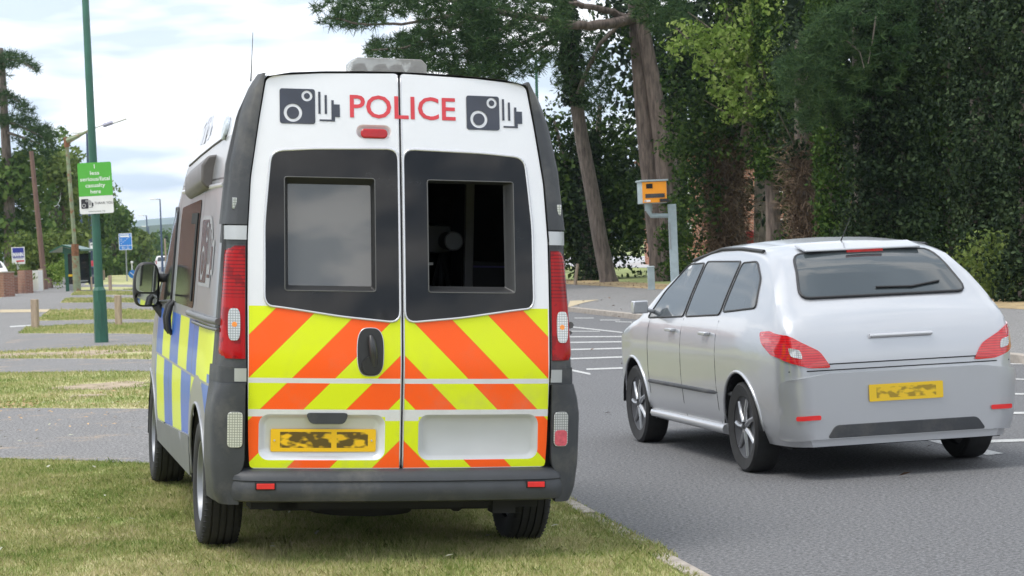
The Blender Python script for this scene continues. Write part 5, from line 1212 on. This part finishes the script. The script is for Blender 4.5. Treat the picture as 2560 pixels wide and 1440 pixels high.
        p = [rm()(x, .76)[0]+Vector((0, -.004, 0)) for x in np.linspace(-.56, .56, 8)]; MB().tube(p, .004, 5).build('tailgate_gap', M_trimd, t)
        MB().prism([(.62, 1.492), (.84, 1.53), (.84, 1.548), (.62, 1.508)], -.42, .42, 'YZ').build('roof_spoiler', paint, t, bevel=.006)
        MB().box((-.13, .588, 1.480), (.13, .602, 1.498)).build('high_brake_light', M_redl, t)
        MB().tube([(0, 1.05, 1.55), (0, .90, 1.67), (0, .84, 1.72)], [.006, .003, .002], 5).build('aerial', M_black, t)
    return t
m, nb, b = newmat('car_red_lens')
sx = nb.n('ShaderNodeSeparateXYZ'); nb.l(nb.obj(), sx.inputs[0])
c = nb.mix(nb.m('LESS_THAN', nb.m('FRACT', nb.m('MULTIPLY', sx.outputs[2], 60)), .3), (.62, .012, .016), (.36, .006, .01))
nb.l(c, b.inputs['Base Color']); b.inputs['Roughness'].default_value = .12; b.inputs['Coat Weight'].default_value = 1
M_redc = m
m, nb, b = newmat('smudged_yellow_plate')
sx = nb.n('ShaderNodeSeparateXYZ'); nb.l(nb.obj(), sx.inputs[0]); sm_ = nb.noise(20, 2, .5, stretch=(.8, 1, 1.6))
k = nb.m('MINIMUM', nb.m('MAXIMUM', nb.m('MULTIPLY', nb.m('SUBTRACT', sm_, .46), 5), 0), .7); k = nb.m('MULTIPLY', k, nb.m('MULTIPLY', nb.m('LESS_THAN', nb.m('ABSOLUTE', sx.outputs[0]), .21), nb.m('LESS_THAN', nb.m('ABSOLUTE', nb.m('SUBTRACT', sx.outputs[2], .556)), .036)))
nb.l(nb.mix(k, (.80, .52, .02), (.16, .11, .02)), b.inputs['Base Color']); b.inputs['Roughness'].default_value = .35
M_plate2 = m
M_cglass = glassmat('car_glass', (.045, .055, .06), .96, .03, 1.75)
M_cars = pm('silver_car_paint', (.48, .49, .515), .3, .55, var=.02, scale=2, coat=.7)
M_carw = pm('white_car_paint', (.72, .72, .72), .35, 0, var=.03, coat=.5)
M_rimd = pm('rim_well', (.06, .06, .065), .5, .4)
M_alloy = pm('alloy_spoke', (.42, .43, .45), .35, .8)
hdg = math.atan2(.218, .976)
build_car('silver_car', 'silver family car driving away along the road, right of the police van', 'car', (2.56, 14.80, 0), hdg, M_cars)
q = gp(404, 690, .0); build_car('white_van', 'small distant white vehicle with red tail lights, seen past the police van mirror', 'van', (q.x-.1, 265 if False else 290, 0), .17, M_carw, van_like=True, plate=False)
bpy.data.objects['white_van'].location.x = at(407, 690, 290).x
p = at(8, 700, 113); build_car('white_car', 'white car parked behind the brick wall at the left edge', 'car', (p.x-.55, 113, .30), .35, M_carw, plate=False)

# ------------------------------------------------------------------ street furniture
def post(name, label, cat, base, top, r0, r1, mat, part='pole', group=None, n=12):
    t = thing(name, label, cat, base, 0, group); off = Vector(base); MB().tube([base, top], [r0, r1], n).build(part, mat, t, smooth=60, off=off); return t
# green lamp post beside the signs
b0 = gp(254, 856, .166); H0 = at(215, 0, b0.y).z
lp = thing('street_lamp', 'tall green lamp post in the foreground verge, carrying the green casualty sign', 'lamp post', b0)
MB().lathe([(.128, -.05), (.128, .02), (.118, .9), (.120, .94), (.075, 1.02), (.0, 1.02)], 8).build('base_section', M_green, lp, smooth=30)
MB().lathe([(.082, 1.0), (.076, 3.0), (.056, 8.2), (.0, 8.25)], 16).build('shaft', M_green, lp, smooth=60)
MB().tube([(0, 0, 8.0), (.0, 0, 8.5), (.35, 0, 8.8), (1.0, 0, 8.9)], .04, 8).build('bracket', M_green, lp, smooth=60); MB().box((.95, -.13, 8.83), (1.6, .13, 8.98)).build('lantern', M_grey, lp, bevel=.03)
MB().prism([(-.035, .25), (.035, .25), (.035, .75), (-.035, .75)], -.125, -.118, 'XZ').build('service_door', M_green, lp)
# sign: one plate 0.66 x 0.94
ctr = at(239.5, 470, b0.y-.11)
sg = thing('road_sign', 'green and white casualty sign mounted on the green lamp post', 'sign', (ctr.x, ctr.y, ctr.z-.46)); sg.rotation_euler = (0, math.radians(-.6), .0)
sgw, sgh = .61, .92
MB().prism(rrect(-sgw/2, 0, sgw/2, sgh, .03), 0, .006, 'XZ').build('plate', M_white, sg)
smap = planemap((0, -.001, 0), (1, 0, 0), (0, 0, 1), (0, -1, 0))
gtop = [(x, z) for x, z in rrect(-sgw/2, 0, sgw/2, sgh, .03) if z > .4]; gtop = [(sgw/2, .318)]+gtop+[(-sgw/2, .318)]
panel('green_panel', gtop, smap, pm('sign_green', (.09, .42, .05), .5, var=.03), sg, res=.3, lift=.001)
M_ws = pm('sign_white_text', (.85, .85, .85), .5, var=0); M_bs = pm('sign_black_text', (.03, .03, .04), .5, var=0)
for s, z, w_ in (('1', .815, None), ('less', .70, .165), ('serious/fatal', .592, .535), ('casualty', .478, .355), ('here', .365, .185)):
    text_on('lettering', s, .072 if s != '1' else .075, 0, z, smap, M_ws, sg, bold=.012, align='CENTER', width=w_, lift=.003)
symbol(-.272, .10, .128, .17, smap, sg, M_bs)
text_on('lettering', 'THANK YOU', .048, -.035, .165, smap, M_bs, sg, width=.335, lift=.003)
text_on('lettering', 'www.kmscp.org', .022, 0, .035, smap, M_bs, sg, align='CENTER', width=.30, lift=.003)
for z in (.2, .72): MB().tube([(0, .045, z), (0, .20, z)], .02, 6).build('clamp', M_grey, sg)
# old concrete-green lamp column with rusty joints
b1 = gp(193, 728, .166); D1 = b1.y; t1 = at(166, 345, D1)
ol = thing('street_lamp', 'old pale green lamp column with rust stains and a long arm angled over the road', 'lamp post', b1)
MB().tube([b1, at(187, 615, D1)], [.20, .17], 8).tube([at(187, 615, D1), at(167, 358, D1)], [.105, .095], 8).build('column', M_pgreen, ol, smooth=50, off=b1)
M_rust = pm('rusty_joint', (.22, .10, .05), .9, var=.4, scale=12)
MB().tube([at(167.4, 368, D1), at(165.5, 343, D1)], .14, 8).build('rusty_joint', M_rust, ol, off=b1); MB().tube([at(188, 640, D1), at(187.3, 610, D1)], .185, 8).build('rusty_joint', M_rust, ol, off=b1)
MB().tube([at(167, 352, D1), at(195, 340, D1), at(222, 326, D1)], [.19, .11, .05], 6).tube([at(222, 326, D1), at(262, 311, D1)], .025, 6).build('arm', M_pgreen, ol, off=b1)
MB().tube([at(258, 314, D1), at(282, 306, D1)], .11, 6).build('gear_housing', pm('gear_grey', (.33, .33, .42), .6), ol, off=b1); MB().tube([at(278, 309, D1), at(316, 296, D1)], .07, 6).build('lantern', M_white, ol, off=b1)
# timber telegraph poles
for (xb, yb, xt, yt_, Y, lab) in ((113, 722, 78, 378, 124, 'nearer brown timber telegraph pole with climbing pegs, before the wooden fence'), (170, 712, 154, 455, 165, 'farther brown timber telegraph pole behind the bus shelter')):
    B, T_ = at(xb, yb, Y), at(xt, yt_, Y); B.z = .1
    tp = post('telegraph_pole', lab, 'pole', B, T_, .17, .12, M_poleb, part='shaft')
    mb = MB()
    for i in range(9):
        c = B.lerp(T_, .45+.06*i); s = 1 if i % 2 else -1; mb.tube([c, c+Vector((s*.26, 0, .02))], .018, 5)
    mb.build('climbing_pegs', M_grey, tp, off=B)
    for k, z in ((0, .3), (1, .33)): pass
cab = MB().tube([at(153, 470, 165), at(150, 500, 160), at(142, 514, 150), at(136, 516, 140)], .012, 4).build('overhead_cable', M_white, None); tag(cab, 'thin pale cable hanging from the farther telegraph pole', 'cable')
# blue columns
def bluelamp(px, yb, yt_, Y, lab, dirx=-1, r=.09):
    B = at(px[0], yb, Y); B.z = .12; T_ = at(px[1], yt_, Y); t = post('street_lamp', lab, 'lamp post', B, T_, r*1.3, r*.7, M_blue, group=None)
    MB().tube([T_, T_+Vector((dirx*.6, 0, .02))], .05, 6).build('bracket', M_grey, t, off=B); MB().tube([T_+Vector((dirx*.45, 0, .03)), T_+Vector((dirx*1.1, 0, .06))], .085, 6).build('lantern', M_white, t, off=B); return t
bluelamp((208, 196), 690, 415, 185, 'dark blue column left of the litter bin, its top hidden by the green sign', r=.13)
bluelamp((229, 217.5), 700, 332, 170, 'tall dark blue lamp column close behind the green lamp post', r=.12)
bluelamp((374, 366), 690, 539, 300, 'small distant blue street lamp, second from the police van mirror', r=.11)
bluelamp((374.5, 371.5), 690, 566, 360, 'smallest street lamp, half hidden behind the second blue one', r=.11)
bluelamp((407, 400), 690, 498, 240, 'slim blue street lamp standing tallest against the hills', r=.10)
B = at(1345, 500, 110); B.z = .1; T_ = at(1340, 150, 110); t = post('street_lamp', 'dark green lamp column behind the pine boughs with a squared bracket', 'lamp post', B, T_, .10, .07, M_green)
MB().tube([T_, at(1334, 136, 110), at(1290, 134, 110), at(1265, 134, 110)], .035, 6).build('bracket', M_green, t, off=B); MB().box(tuple(at(1272, 141, 110)-Vector((.3, .1, 0))), tuple(at(1272, 134, 110)+Vector((.1, .1, 0)))).build('lantern', M_grey, t, off=B)
# far weathered post near the white vehicle
post('wooden_post', 'thin grey timber pole beside the distant white vehicle', 'pole', at(417, 690, 230), at(412, 596, 230), .1, .08, M_wood)
# blue bus lane sign
D = 150; B = at(318, 708, D); B.z = .166
bs = thing('road_sign', 'blue rectangular bus lane sign on a thin grey pole', 'sign', B); MB().tube([B, at(313.5, 590, D)], .045, 8).build('pole', M_grey, bs, off=B, smooth=60)
c = at(313.5, 604, D-.08)-B; w_ = 33*D/F_PX/2; h_ = 42*D/F_PX/2
MB().prism(rrect(c.x-w_, c.z-h_, c.x+w_, c.z+h_, .05), c.y, c.y+.02, 'XZ').build('plate', M_ws, bs)
bmp = planemap((c.x, c.y-.002, c.z), (1, 0, 0), (0, 0, 1), (0, -1, 0)); M_bl = pm('sign_blue', (.03, .22, .68), .45, var=.03)
panel('blue_panel', rrect(-w_+.03, -h_+.32, w_-.03, h_-.03, .04), bmp, M_bl, bs, res=.5, lift=.002); panel('blue_panel', rrect(-w_+.03, -h_+.03, w_-.03, -h_+.29, .04), bmp, M_bl, bs, res=.5, lift=.002)
bu = panel('bus_symbol', rounded([(-.36, .30), (.26, .30), (.26, .50), (-.36, .50)], .03), bmp, M_ws, bs, [rrect(-.32+.1*i, .40, -.25+.1*i, .46, .01, 2) for i in range(6)], res=.3, lift=.004)
for i in range(5): panel('lane_dash', [(-.30+.13*i, -.17+.105*i), (-.22+.13*i, -.105+.105*i), (-.235+.13*i, -.085+.105*i), (-.315+.13*i, -.15+.105*i)], bmp, M_ws, bs, res=.3, lift=.004)
panel('lane_dash', [(.34, .28), (.37, .28), (.37, .50), (.34, .50)], bmp, M_ws, bs, res=.3, lift=.004)
ringtube('cycle_symbol', circ(-.32, .17, .035, 12), bmp, .006, M_ws, bs); ringtube('cycle_symbol', circ(-.22, .17, .035, 12), bmp, .006, M_ws, bs)
text_on('lettering', 'taxi', .06, -.35, .03, bmp, M_ws, bs, bold=.02, lift=.004)
text_on('lettering', 'Mon - Sat', .07, 0, -.40, bmp, M_ws, bs, bold=.02, align='CENTER', width=.5, lift=.004); text_on('lettering', '7am - 7pm', .07, 0, -.50, bmp, M_ws, bs, bold=.02, align='CENTER', width=.5, lift=.004)
# keep left bollard sign with white globe
D = 168; B = at(331, 696, D); B.z = .0; kl = thing('island_post', 'white post with a white globe and round blue arrow sign', 'post', B)
MB().tube([B, at(329.5, 660, D)], .05, 8).build('pole', M_white, kl, off=B); g = at(329.5, 656, D)-B
mb = MB(); mb.lathe([(0, -.11)]+[(.11*math.cos(a), .11*math.sin(a)) for a in np.linspace(-1.2, 1.2, 7)]+[(0, .11)], 14, 'Z', g); mb.build('globe', M_ws, kl, smooth=80)
g = at(331, 685, D-.1)-B; MB().tube([g, g+Vector((0, .03, 0))], .30, 24).build('blue_disc', M_bl, kl); ringtube('arrow', [(-.15, .12), (.12, -.12)], planemap(g+Vector((0, -.01, 0)), (1, 0, 0), (0, 0, 1), (0, -1, 0)), .03, M_ws, kl, closed=False)
# timber bollards along the verge
def bollard(xb, yb, w_, hpx, lab, first=[None]):
    B = gp(xb, yb, .15); s = w_*B.y/F_PX; h = hpx*B.y/F_PX
    o = MB().box((-s/2, -s/2, -.1), (s/2, s/2, h)).build('timber_bollard', M_wood, None, loc=B, bevel=.012); o.rotation_euler = (0, rnd.uniform(-.02, .02), rnd.uniform(-.3, .3))
    return tag(o, lab, 'bollard', 'timber bollards on the verge')
bollard(89, 823, 16, 75, 'square weathered timber bollard by the pavement edge, left of the lamp post')
bollard(297, 815, 15, 77, 'square weathered timber bollard on the grass right of the lamp post')
bollard(276, 727, 7, 38, 'small distant timber bollard with a pointed top right of the lamp post')
bollard(230, 728, 4, 36, 'thin distant timber bollard left of the lamp post below the litter bin')
bollard(260, 700, 5, 24, 'pale farther timber bollard close right of the lamp post')
bollard(258, 701, 2.5, 12, 'tiny white marker post at the foot of the verge beyond the lamp post')
# litter bin, bus stop flag
D = 140; B = at(232, 700, D); B.z = .17; lb = thing('litter_bin', 'dark blue litter bin half hidden behind the green lamp post', 'litter bin', B)
MB().box((-.24, -.22, 0), (.24, .22, .92)).build('bin_body', pm('bin_blue', (.02, .03, .07), .5), lb, bevel=.03); MB().box((-.26, -.24, .95), (.26, .24, 1.1)).build('hood', MATS['bin_blue'], lb, bevel=.04); MB().box((-.2, -.23, .93), (.2, -.2, .96)).build('opening', M_trimd, lb)
MB().box((-.2, -.236, .45), (.2, -.222, .6)).build('emblem_band', pm('bin_band', (.12, .12, .16), .5), lb)
D = 141; B = at(227, 706, D); B.z = .17; fl = thing('bus_stop', 'grey bus stop pole with a white flag beside the green lamp post', 'bus stop', B)
MB().tube([B, at(223.5, 603, D)], .05, 8).build('pole', M_grey, fl, off=B); p = at(226, 626, D)-B; MB().box((p.x, -.02, p.z), (p.x+.28, .02, p.z+.48)).build('flag', M_ws, fl); MB().box((p.x+.04, -.03, p.z+.30), (p.x+.24, -.022, p.z+.42)).build('flag_symbol', M_grey, fl)
MB().box((p.x-.02, -.03, p.z-1.0), (p.x+.2, .0, p.z-.65)).build('notice', pm('notice_red', (.55, .05, .08), .5), fl)
# bus shelter
A = gp(165, 729, .166); DS = A.y; B = Vector((A.x, DS, .166)); sh = thing('bus_shelter', 'green gabled bus shelter with dark side glazing and a yellow band', 'bus shelter', B)
s1_ = at(168, 700, DS).x-B.x; s2_ = at(197, 700, DS).x-B.x; hz = at(180, 632, DS).z-.166; rz_ = at(155, 612, DS).z-.166
x0 = s1_; x1 = s2_; dpt = 3.2
for (x, y, r_) in ((x0, 0, .13), (x1, 0, .05), (x0, dpt, .06), (x1, dpt, .05)): MB().box((x-r_/2-.02, y-.03, 0), (x+r_/2+.02, y+.03, hz)).build('frame_post', M_green, sh)
M_sg = glassmat('shelter_glass', (.05, .055, .055), .72, .08)
MB().box((x0+.06, -.008, .35), (x1-.03, .008, hz-.05)).build('side_glazing', M_sg, sh); MB().box((x0+.06, dpt-.01, .35), (x1-.03, dpt+.01, hz-.05)).build('side_glazing', M_sg, sh); MB().box((x0-.01, .05, .35), (x0+.01, dpt-.05, hz-.05)).build('back_glazing', M_sg, sh)
zy = at(175, 689, DS).z-.166; MB().box((x0+.07, -.03, zy-.05), (x1-.2, -.012, zy+.06)).build('yellow_band', pm('band_yellow', (.85, .55, .02), .5), sh)
MB().box((x0+.10, -.02, .05), (x1-.12, -.004, .34)).build('lower_panel', M_grey, sh); MB().box((x0+.2, .4, .45), (x0+.5, dpt-.4, .50)).build('bench', M_grey, sh)
xl = at(124, 630, DS).x-B.x; xr = at(203, 625, DS).x-B.x; xm = at(156, 611, DS).x-B.x; ze = at(126, 629, DS).z-.166; zr2 = at(200, 625, DS).z-.166
MB().prism([(xl, ze-.05), (xm, rz_-.08), (xr, zr2-.05), (xr, zr2+.04), (xm, rz_), (xl, ze+.02)], -.15, dpt+.15, 'XZ').build('roof', M_green, sh)
MB().prism([(at(156, 620, DS).x-B.x, hz-.02), (xr-.12, hz-.02), (xr-.12, zr2-.07), (xm, rz_-.1)], -.02, .02, 'XZ').build('gable', M_green, sh)
# speed camera on its pole
D = 55; B = at(1690, 762, D); B.z = .1
gc = thing('speed_camera', 'orange and grey roadside speed camera housing on a grey cranked pole', 'speed camera', B)
def L_(px, py, dd=0): v = at(px, py, D+dd)-B; return v
def bx(name, x0, y0, x1, y1, d0, d1, mat, parent=gc, bevel=.004, yref=None):
    a, b_ = L_(x0, y1), L_(x1, y0); return MB().box((a.x, d0, a.z), (b_.x, d1, b_.z)).build(name, mat, parent, bevel=bevel)
bp = L_(1688, 510); MB().box((-.10, -.09, -.1), (.10, .09, bp.z)).build('pole', M_galv, gc, bevel=.006)
MB().box((-.10, -.105, bp.z-1.1), (-.06, -.09, bp.z-.45)).build('access_cover', M_grey, gc)
a, b_ = L_(1622, 533), L_(1676, 536); MB().tube([Vector((a.x, 0, L_(1626, 512).z)), Vector((a.x+.01, 0, L_(1626, 528).z)), Vector((a.x+.06, 0, L_(1630, 539).z)), Vector((-.1, 0, L_(1675, 539).z+.0))], [.075, .07, .06, .055], 12).build('crank_arm', M_galv, gc, smooth=60)
MB().tube([Vector((a.x, 0, L_(1624, 527).z)), Vector((a.x, 0, L_(1624, 508).z))], .095, 14).build('collar', M_galv, gc, smooth=60)
ca, cb = L_(1598, 508), L_(1661, 455)
hz0, hz1, hx0, hx1 = ca.z-.02, cb.z+.02, ca.x+.02, cb.x
hs_ = MB().box((hx0, -.26, hz0), (hx1, .40, hz1)).build('housing', M_galv, gc, bevel=.008); rz0 = .14
MB().box((hx0-.03, -.31, hz1), (hx1+.04, .44, hz1+.04)).build('housing_lid', M_galv, hs_, bevel=.006)
M_or = pm('camera_orange', (.88, .32, .012), .45, var=.05)
MB().box((hx0+.015, -.285, hz0+.015), (hx1-.01, -.262, hz1-.01)).build('orange_face', M_or, hs_, bevel=.003)
MB().box((hx0+.11, -.292, hz1-.17), (hx0+.27, -.286, hz1-.055)).build('lens_window', M_trimd, hs_); MB().box((hx0+.08, -.292, hz1-.40), (hx0+.56, -.286, hz1-.30)).build('flash_window', M_trim, hs_)
MB().box((hx1-.19, -.36, hz0+.02), (hx1+.03, -.287, hz0+.10)).build('flash_bracket', M_black, hs_); MB().tube([(hx0+.07, -.287, hz0+.06), (hx0+.07, -.294, hz0+.06)], .025, 12).build('lock', M_chrome, hs_); MB().box((hx0+.10, -.291, hz0+.035), (hx0+.2, -.286, hz0+.085)).build('label_plate', M_white, hs_)
hs_.rotation_euler = (0, 0, .11)
B = gp(1629, 724, .1); o = MB().box((-.10, -.08, -.1), (.10, .08, .64)).add([(-.11, -.09, .64), (.11, -.09, .64), (.11, .09, .66), (-.11, .09, .66), (-.11, -.09, .665), (.11, -.09, .665), (.11, .09, .685), (-.11, .09, .685)], [(0, 3, 2, 1), (4, 5, 6, 7), (0, 1, 5, 4), (1, 2, 6, 5), (2, 3, 7, 6), (3, 0, 4, 7)]).build('marker_post', M_galv, None, loc=B, bevel=.008); tag(o, 'short grey square marker post at the foot of the pines left of the speed camera', 'post')
B = gp(1437, 712, .1); o = MB().tube([(0, 0, -.1), (.08, 0, .45), (.13, 0, .72)], [.06, .055, .05], 7).build('wooden_stake', M_wood, None, loc=B, smooth=60); tag(o, 'leaning wooden stake in the grass between van and ivy-clad trunk', 'stake')
# for sale board, walls and fences on the left
D = 118; B = at(47, 694, D); B.z = .12; fs = thing('sale_board', 'white estate agent board reading MANN above the brick wall', 'sign', B)
MB().box((-.06, -.03, 0), (.06, .03, at(47, 655, D).z-.12)).build('board_post', M_white, fs); c = at(45.5, 639, D-.05)-B; w_, h_ = .345, .45
MB().prism(rrect(c.x-w_, c.z-h_, c.x+w_, c.z+h_, .01), c.y, c.y+.02, 'XZ').build('board', M_white, fs)
mm = planemap((c.x, c.y-.001, c.z), (1, 0, 0), (0, 0, 1), (0, -1, 0)); panel('blue_panel', [(-.29, -.11), (.30, -.11), (.30, .41), (-.29, .41)], mm, pm('agent_blue', (.03, .045, .30), .5), fs, res=.5, lift=.002)
text_on('lettering', 'MANN', .20, 0, -.04, mm, M_ws, fs, bold=.07, align='CENTER', width=.54, lift=.004)
panel('red_strip', [(-.12, -.33), (.30, -.33), (.30, -.25), (-.12, -.25)], mm, pm('agent_red', (.6, .04, .05), .5), fs, res=.5, lift=.002); panel('red_strip', [(-.29, -.165), (.25, -.165), (.25, -.145), (-.29, -.145)], mm, MATS['agent_blue'], fs, res=.5, lift=.002)
def wallbit(name, lab, cat, x0, x1, ytop, ybot, mat, thick=.22, cap=None, Yend=None):
    a = gp(x0, ybot, .14); b_ = gp(x1, ybot, .14) if Yend is None else at(x1, ybot, Yend); b_.z = .14; h = at((x0+x1)/2, ytop, (a.y+b_.y)/2).z-.14; L = (b_-a).length; rz = math.atan2(b_.y-a.y, b_.x-a.x)
    t = thing(name, lab, cat, a, rz); MB().box((0, 0, -.1), (L, thick, h)).build('wall', mat, t)
    if cap: MB().box((-.03, -.03, h), (L+.03, thick+.03, h+.06)).build('coping', cap, t)
    return t
wallbit('brick_pier', 'red brick gate pier at the very left edge', 'wall', -14, 11, 683, 744, M_brick, .5, M_kerb)
wallbit('gate_post', 'grey metal gate post between the left brick pier and the low wall', 'gate post', 12, 20, 690, 741, M_grey, .12)
wallbit('brick_wall', 'low brick wall with a flat top left of the tall pier', 'wall', 21, 46, 692, 737, M_brick, .22, M_kerb, Yend=111)
wallbit('brick_pier', 'tall toothed red brick pier beside the MANN board', 'wall', 46, 64, 676, 735, M_brick, .4)
wallbit('brick_wall', 'low stretch of brick wall right of the tall pier', 'wall', 64, 81, 696, 733, M_brick, .22, M_kerb, Yend=116)
wallbit('gate_pier', 'white rendered pier with a rounded top beside the fence boards', 'wall', 81, 97, 676, 729, M_white, .25)
wallbit('fence_panel', 'pale tan timber fence panel behind the telegraph pole foot', 'fence', 98, 108, 672, 727, M_wood, .06)
wallbit('fence_panel', 'dark brown timber fence panel right of the telegraph pole', 'fence', 114, 131, 670, 721, M_poleb, .06)

# ------------------------------------------------------------------ the person walking away
def skin(name, joints, edges, mat, parent, sub=1):
    me = bpy.data.meshes.new(name); me.from_pydata([j[0] for j in joints], edges, []); o = bpy.data.objects.new(name, me); COL.objects.link(o)
    md = o.modifiers.new('s', 'SKIN'); md.use_smooth_shade = True
    for v, j in zip(me.skin_vertices[0].data, joints): v.radius = (j[1], j[1] if len(j) < 3 else j[2])
    me.skin_vertices[0].data[0].use_root = True
    sb = o.modifiers.new('u', 'SUBSURF'); sb.levels = sb.render_levels = sub
    me.materials.append(mat); o.parent = parent; return o
D = 176; B = at(212, 702, D); B.z = .17
pe = thing('person', 'person seen from behind walking away in a grey top and black trousers', 'person', B, .05); pe.scale = (.96,)*3
M_skin = pm('skin', (.45, .27, .19), .6)
J = [((0, 0, .92), .13, .10), ((0, 0, 1.10), .12, .09), ((0, 0, 1.32), .15, .10), ((0, 0, 1.45), .055), ((0, -.01, 1.54), .075, .085), ((0, -.01, 1.64), .07, .08), ((-.18, 0, 1.38), .05), ((-.25, -.02, 1.12), .04), ((-.27, .06, .88), .03), ((-.27, .08, .80), .02, .035), ((.18, 0, 1.38), .05), ((.26, .02, 1.12), .04), ((.33, -.04, .90), .03), ((.35, -.05, .82), .02, .035),
     ((-.09, 0, .84), .085), ((-.09, .08, .48), .06), ((-.10, .02, .08), .042), ((-.10, .14, .03), .035), ((.09, 0, .84), .085), ((.09, .02, .47), .06), ((.10, -.14, .10), .042), ((.10, -.02, .03), .035)]
E_ = [(0, 1), (1, 2), (2, 3), (3, 4), (4, 5), (2, 6), (6, 7), (7, 8), (8, 9), (2, 10), (10, 11), (11, 12), (12, 13), (0, 14), (14, 15), (15, 16), (16, 17), (0, 18), (18, 19), (19, 20), (20, 21)]
bd = skin('body', J, E_, M_skin, pe, 2)
g = lambda i, k: (J[i][0], J[i][1]+k, (J[i][2] if len(J[i]) > 2 else J[i][1])+k)
skin('grey_top', [g(0, .02), g(1, .02), g(2, .02), g(6, .02), g(7, .02), g(10, .02), g(11, .02)], [(0, 1), (1, 2), (2, 3), (3, 4), (2, 5), (5, 6)], pm('top_grey', (.16, .15, .16), .9), pe, 2)
skin('black_trousers', [g(0, .018), g(14, .018), g(15, .02), g(16, .022), g(18, .018), g(19, .02), g(20, .022)], [(0, 1), (1, 2), (2, 3), (0, 4), (4, 5), (5, 6)], pm('trouser_black', (.012, .012, .014), .9), pe, 2)
MB().lathe([(0, -.13), (.09, -.12), (.105, -.02), (.10, .05), (.06, .10), (0, .115)], 14, 'Z', (0, -.02, 1.60)).build('hair', pm('hair_auburn', (.10, .025, .02), .8), pe, smooth=80)

# ------------------------------------------------------------------ trees behind the camera (mirrored in the van's glass)
for k, (x, y, h) in enumerate(((-17, -34, 10), (-10, -38, 11), (-5, -35, 8.5), (0, -38, 10.5), (5, -36, 9), (10.5, -38, 11.5), (18, -34, 11))):
    r = random.Random(90+k); c = [((x+r.uniform(-2.7, 2.7), y+r.uniform(-1.5, 1.5), r.uniform(.6, h)), (1.3, 1.3, 1.2)) for _ in range(40)]
    tree('roadside_tree', 'leafy tree behind the photographer, %s from the left' % ['first', 'second', 'third', 'fourth', 'fifth', 'sixth', 'seventh'][k], 'tree', (x, y, 0), [([Vector((x, y, -.1)), Vector((x, y, h*.7))], [.25, .12])], M_bark, blobs(c, 5, .35, 200+k), M_mid, group='trees behind the photographer')
# ------------------------------------------------------------------ haze
hz_ = MB().box((-7000, -400, -1.2), (7000, 9500, 190)).build('haze', None); tag(hz_, kind='stuff')
m = bpy.data.materials.new('haze_air'); m.use_nodes = True; t_ = m.node_tree; t_.nodes.clear()
o_ = t_.nodes.new('ShaderNodeOutputMaterial'); v_ = t_.nodes.new('ShaderNodeVolumePrincipled'); v_.inputs['Color'].default_value = (.70, .84, 1, 1); v_.inputs['Density'].default_value = .00014; v_.inputs['Anisotropy'].default_value = .3
t_.links.new(v_.outputs[0], o_.inputs['Volume']); hz_.data.materials.append(m)
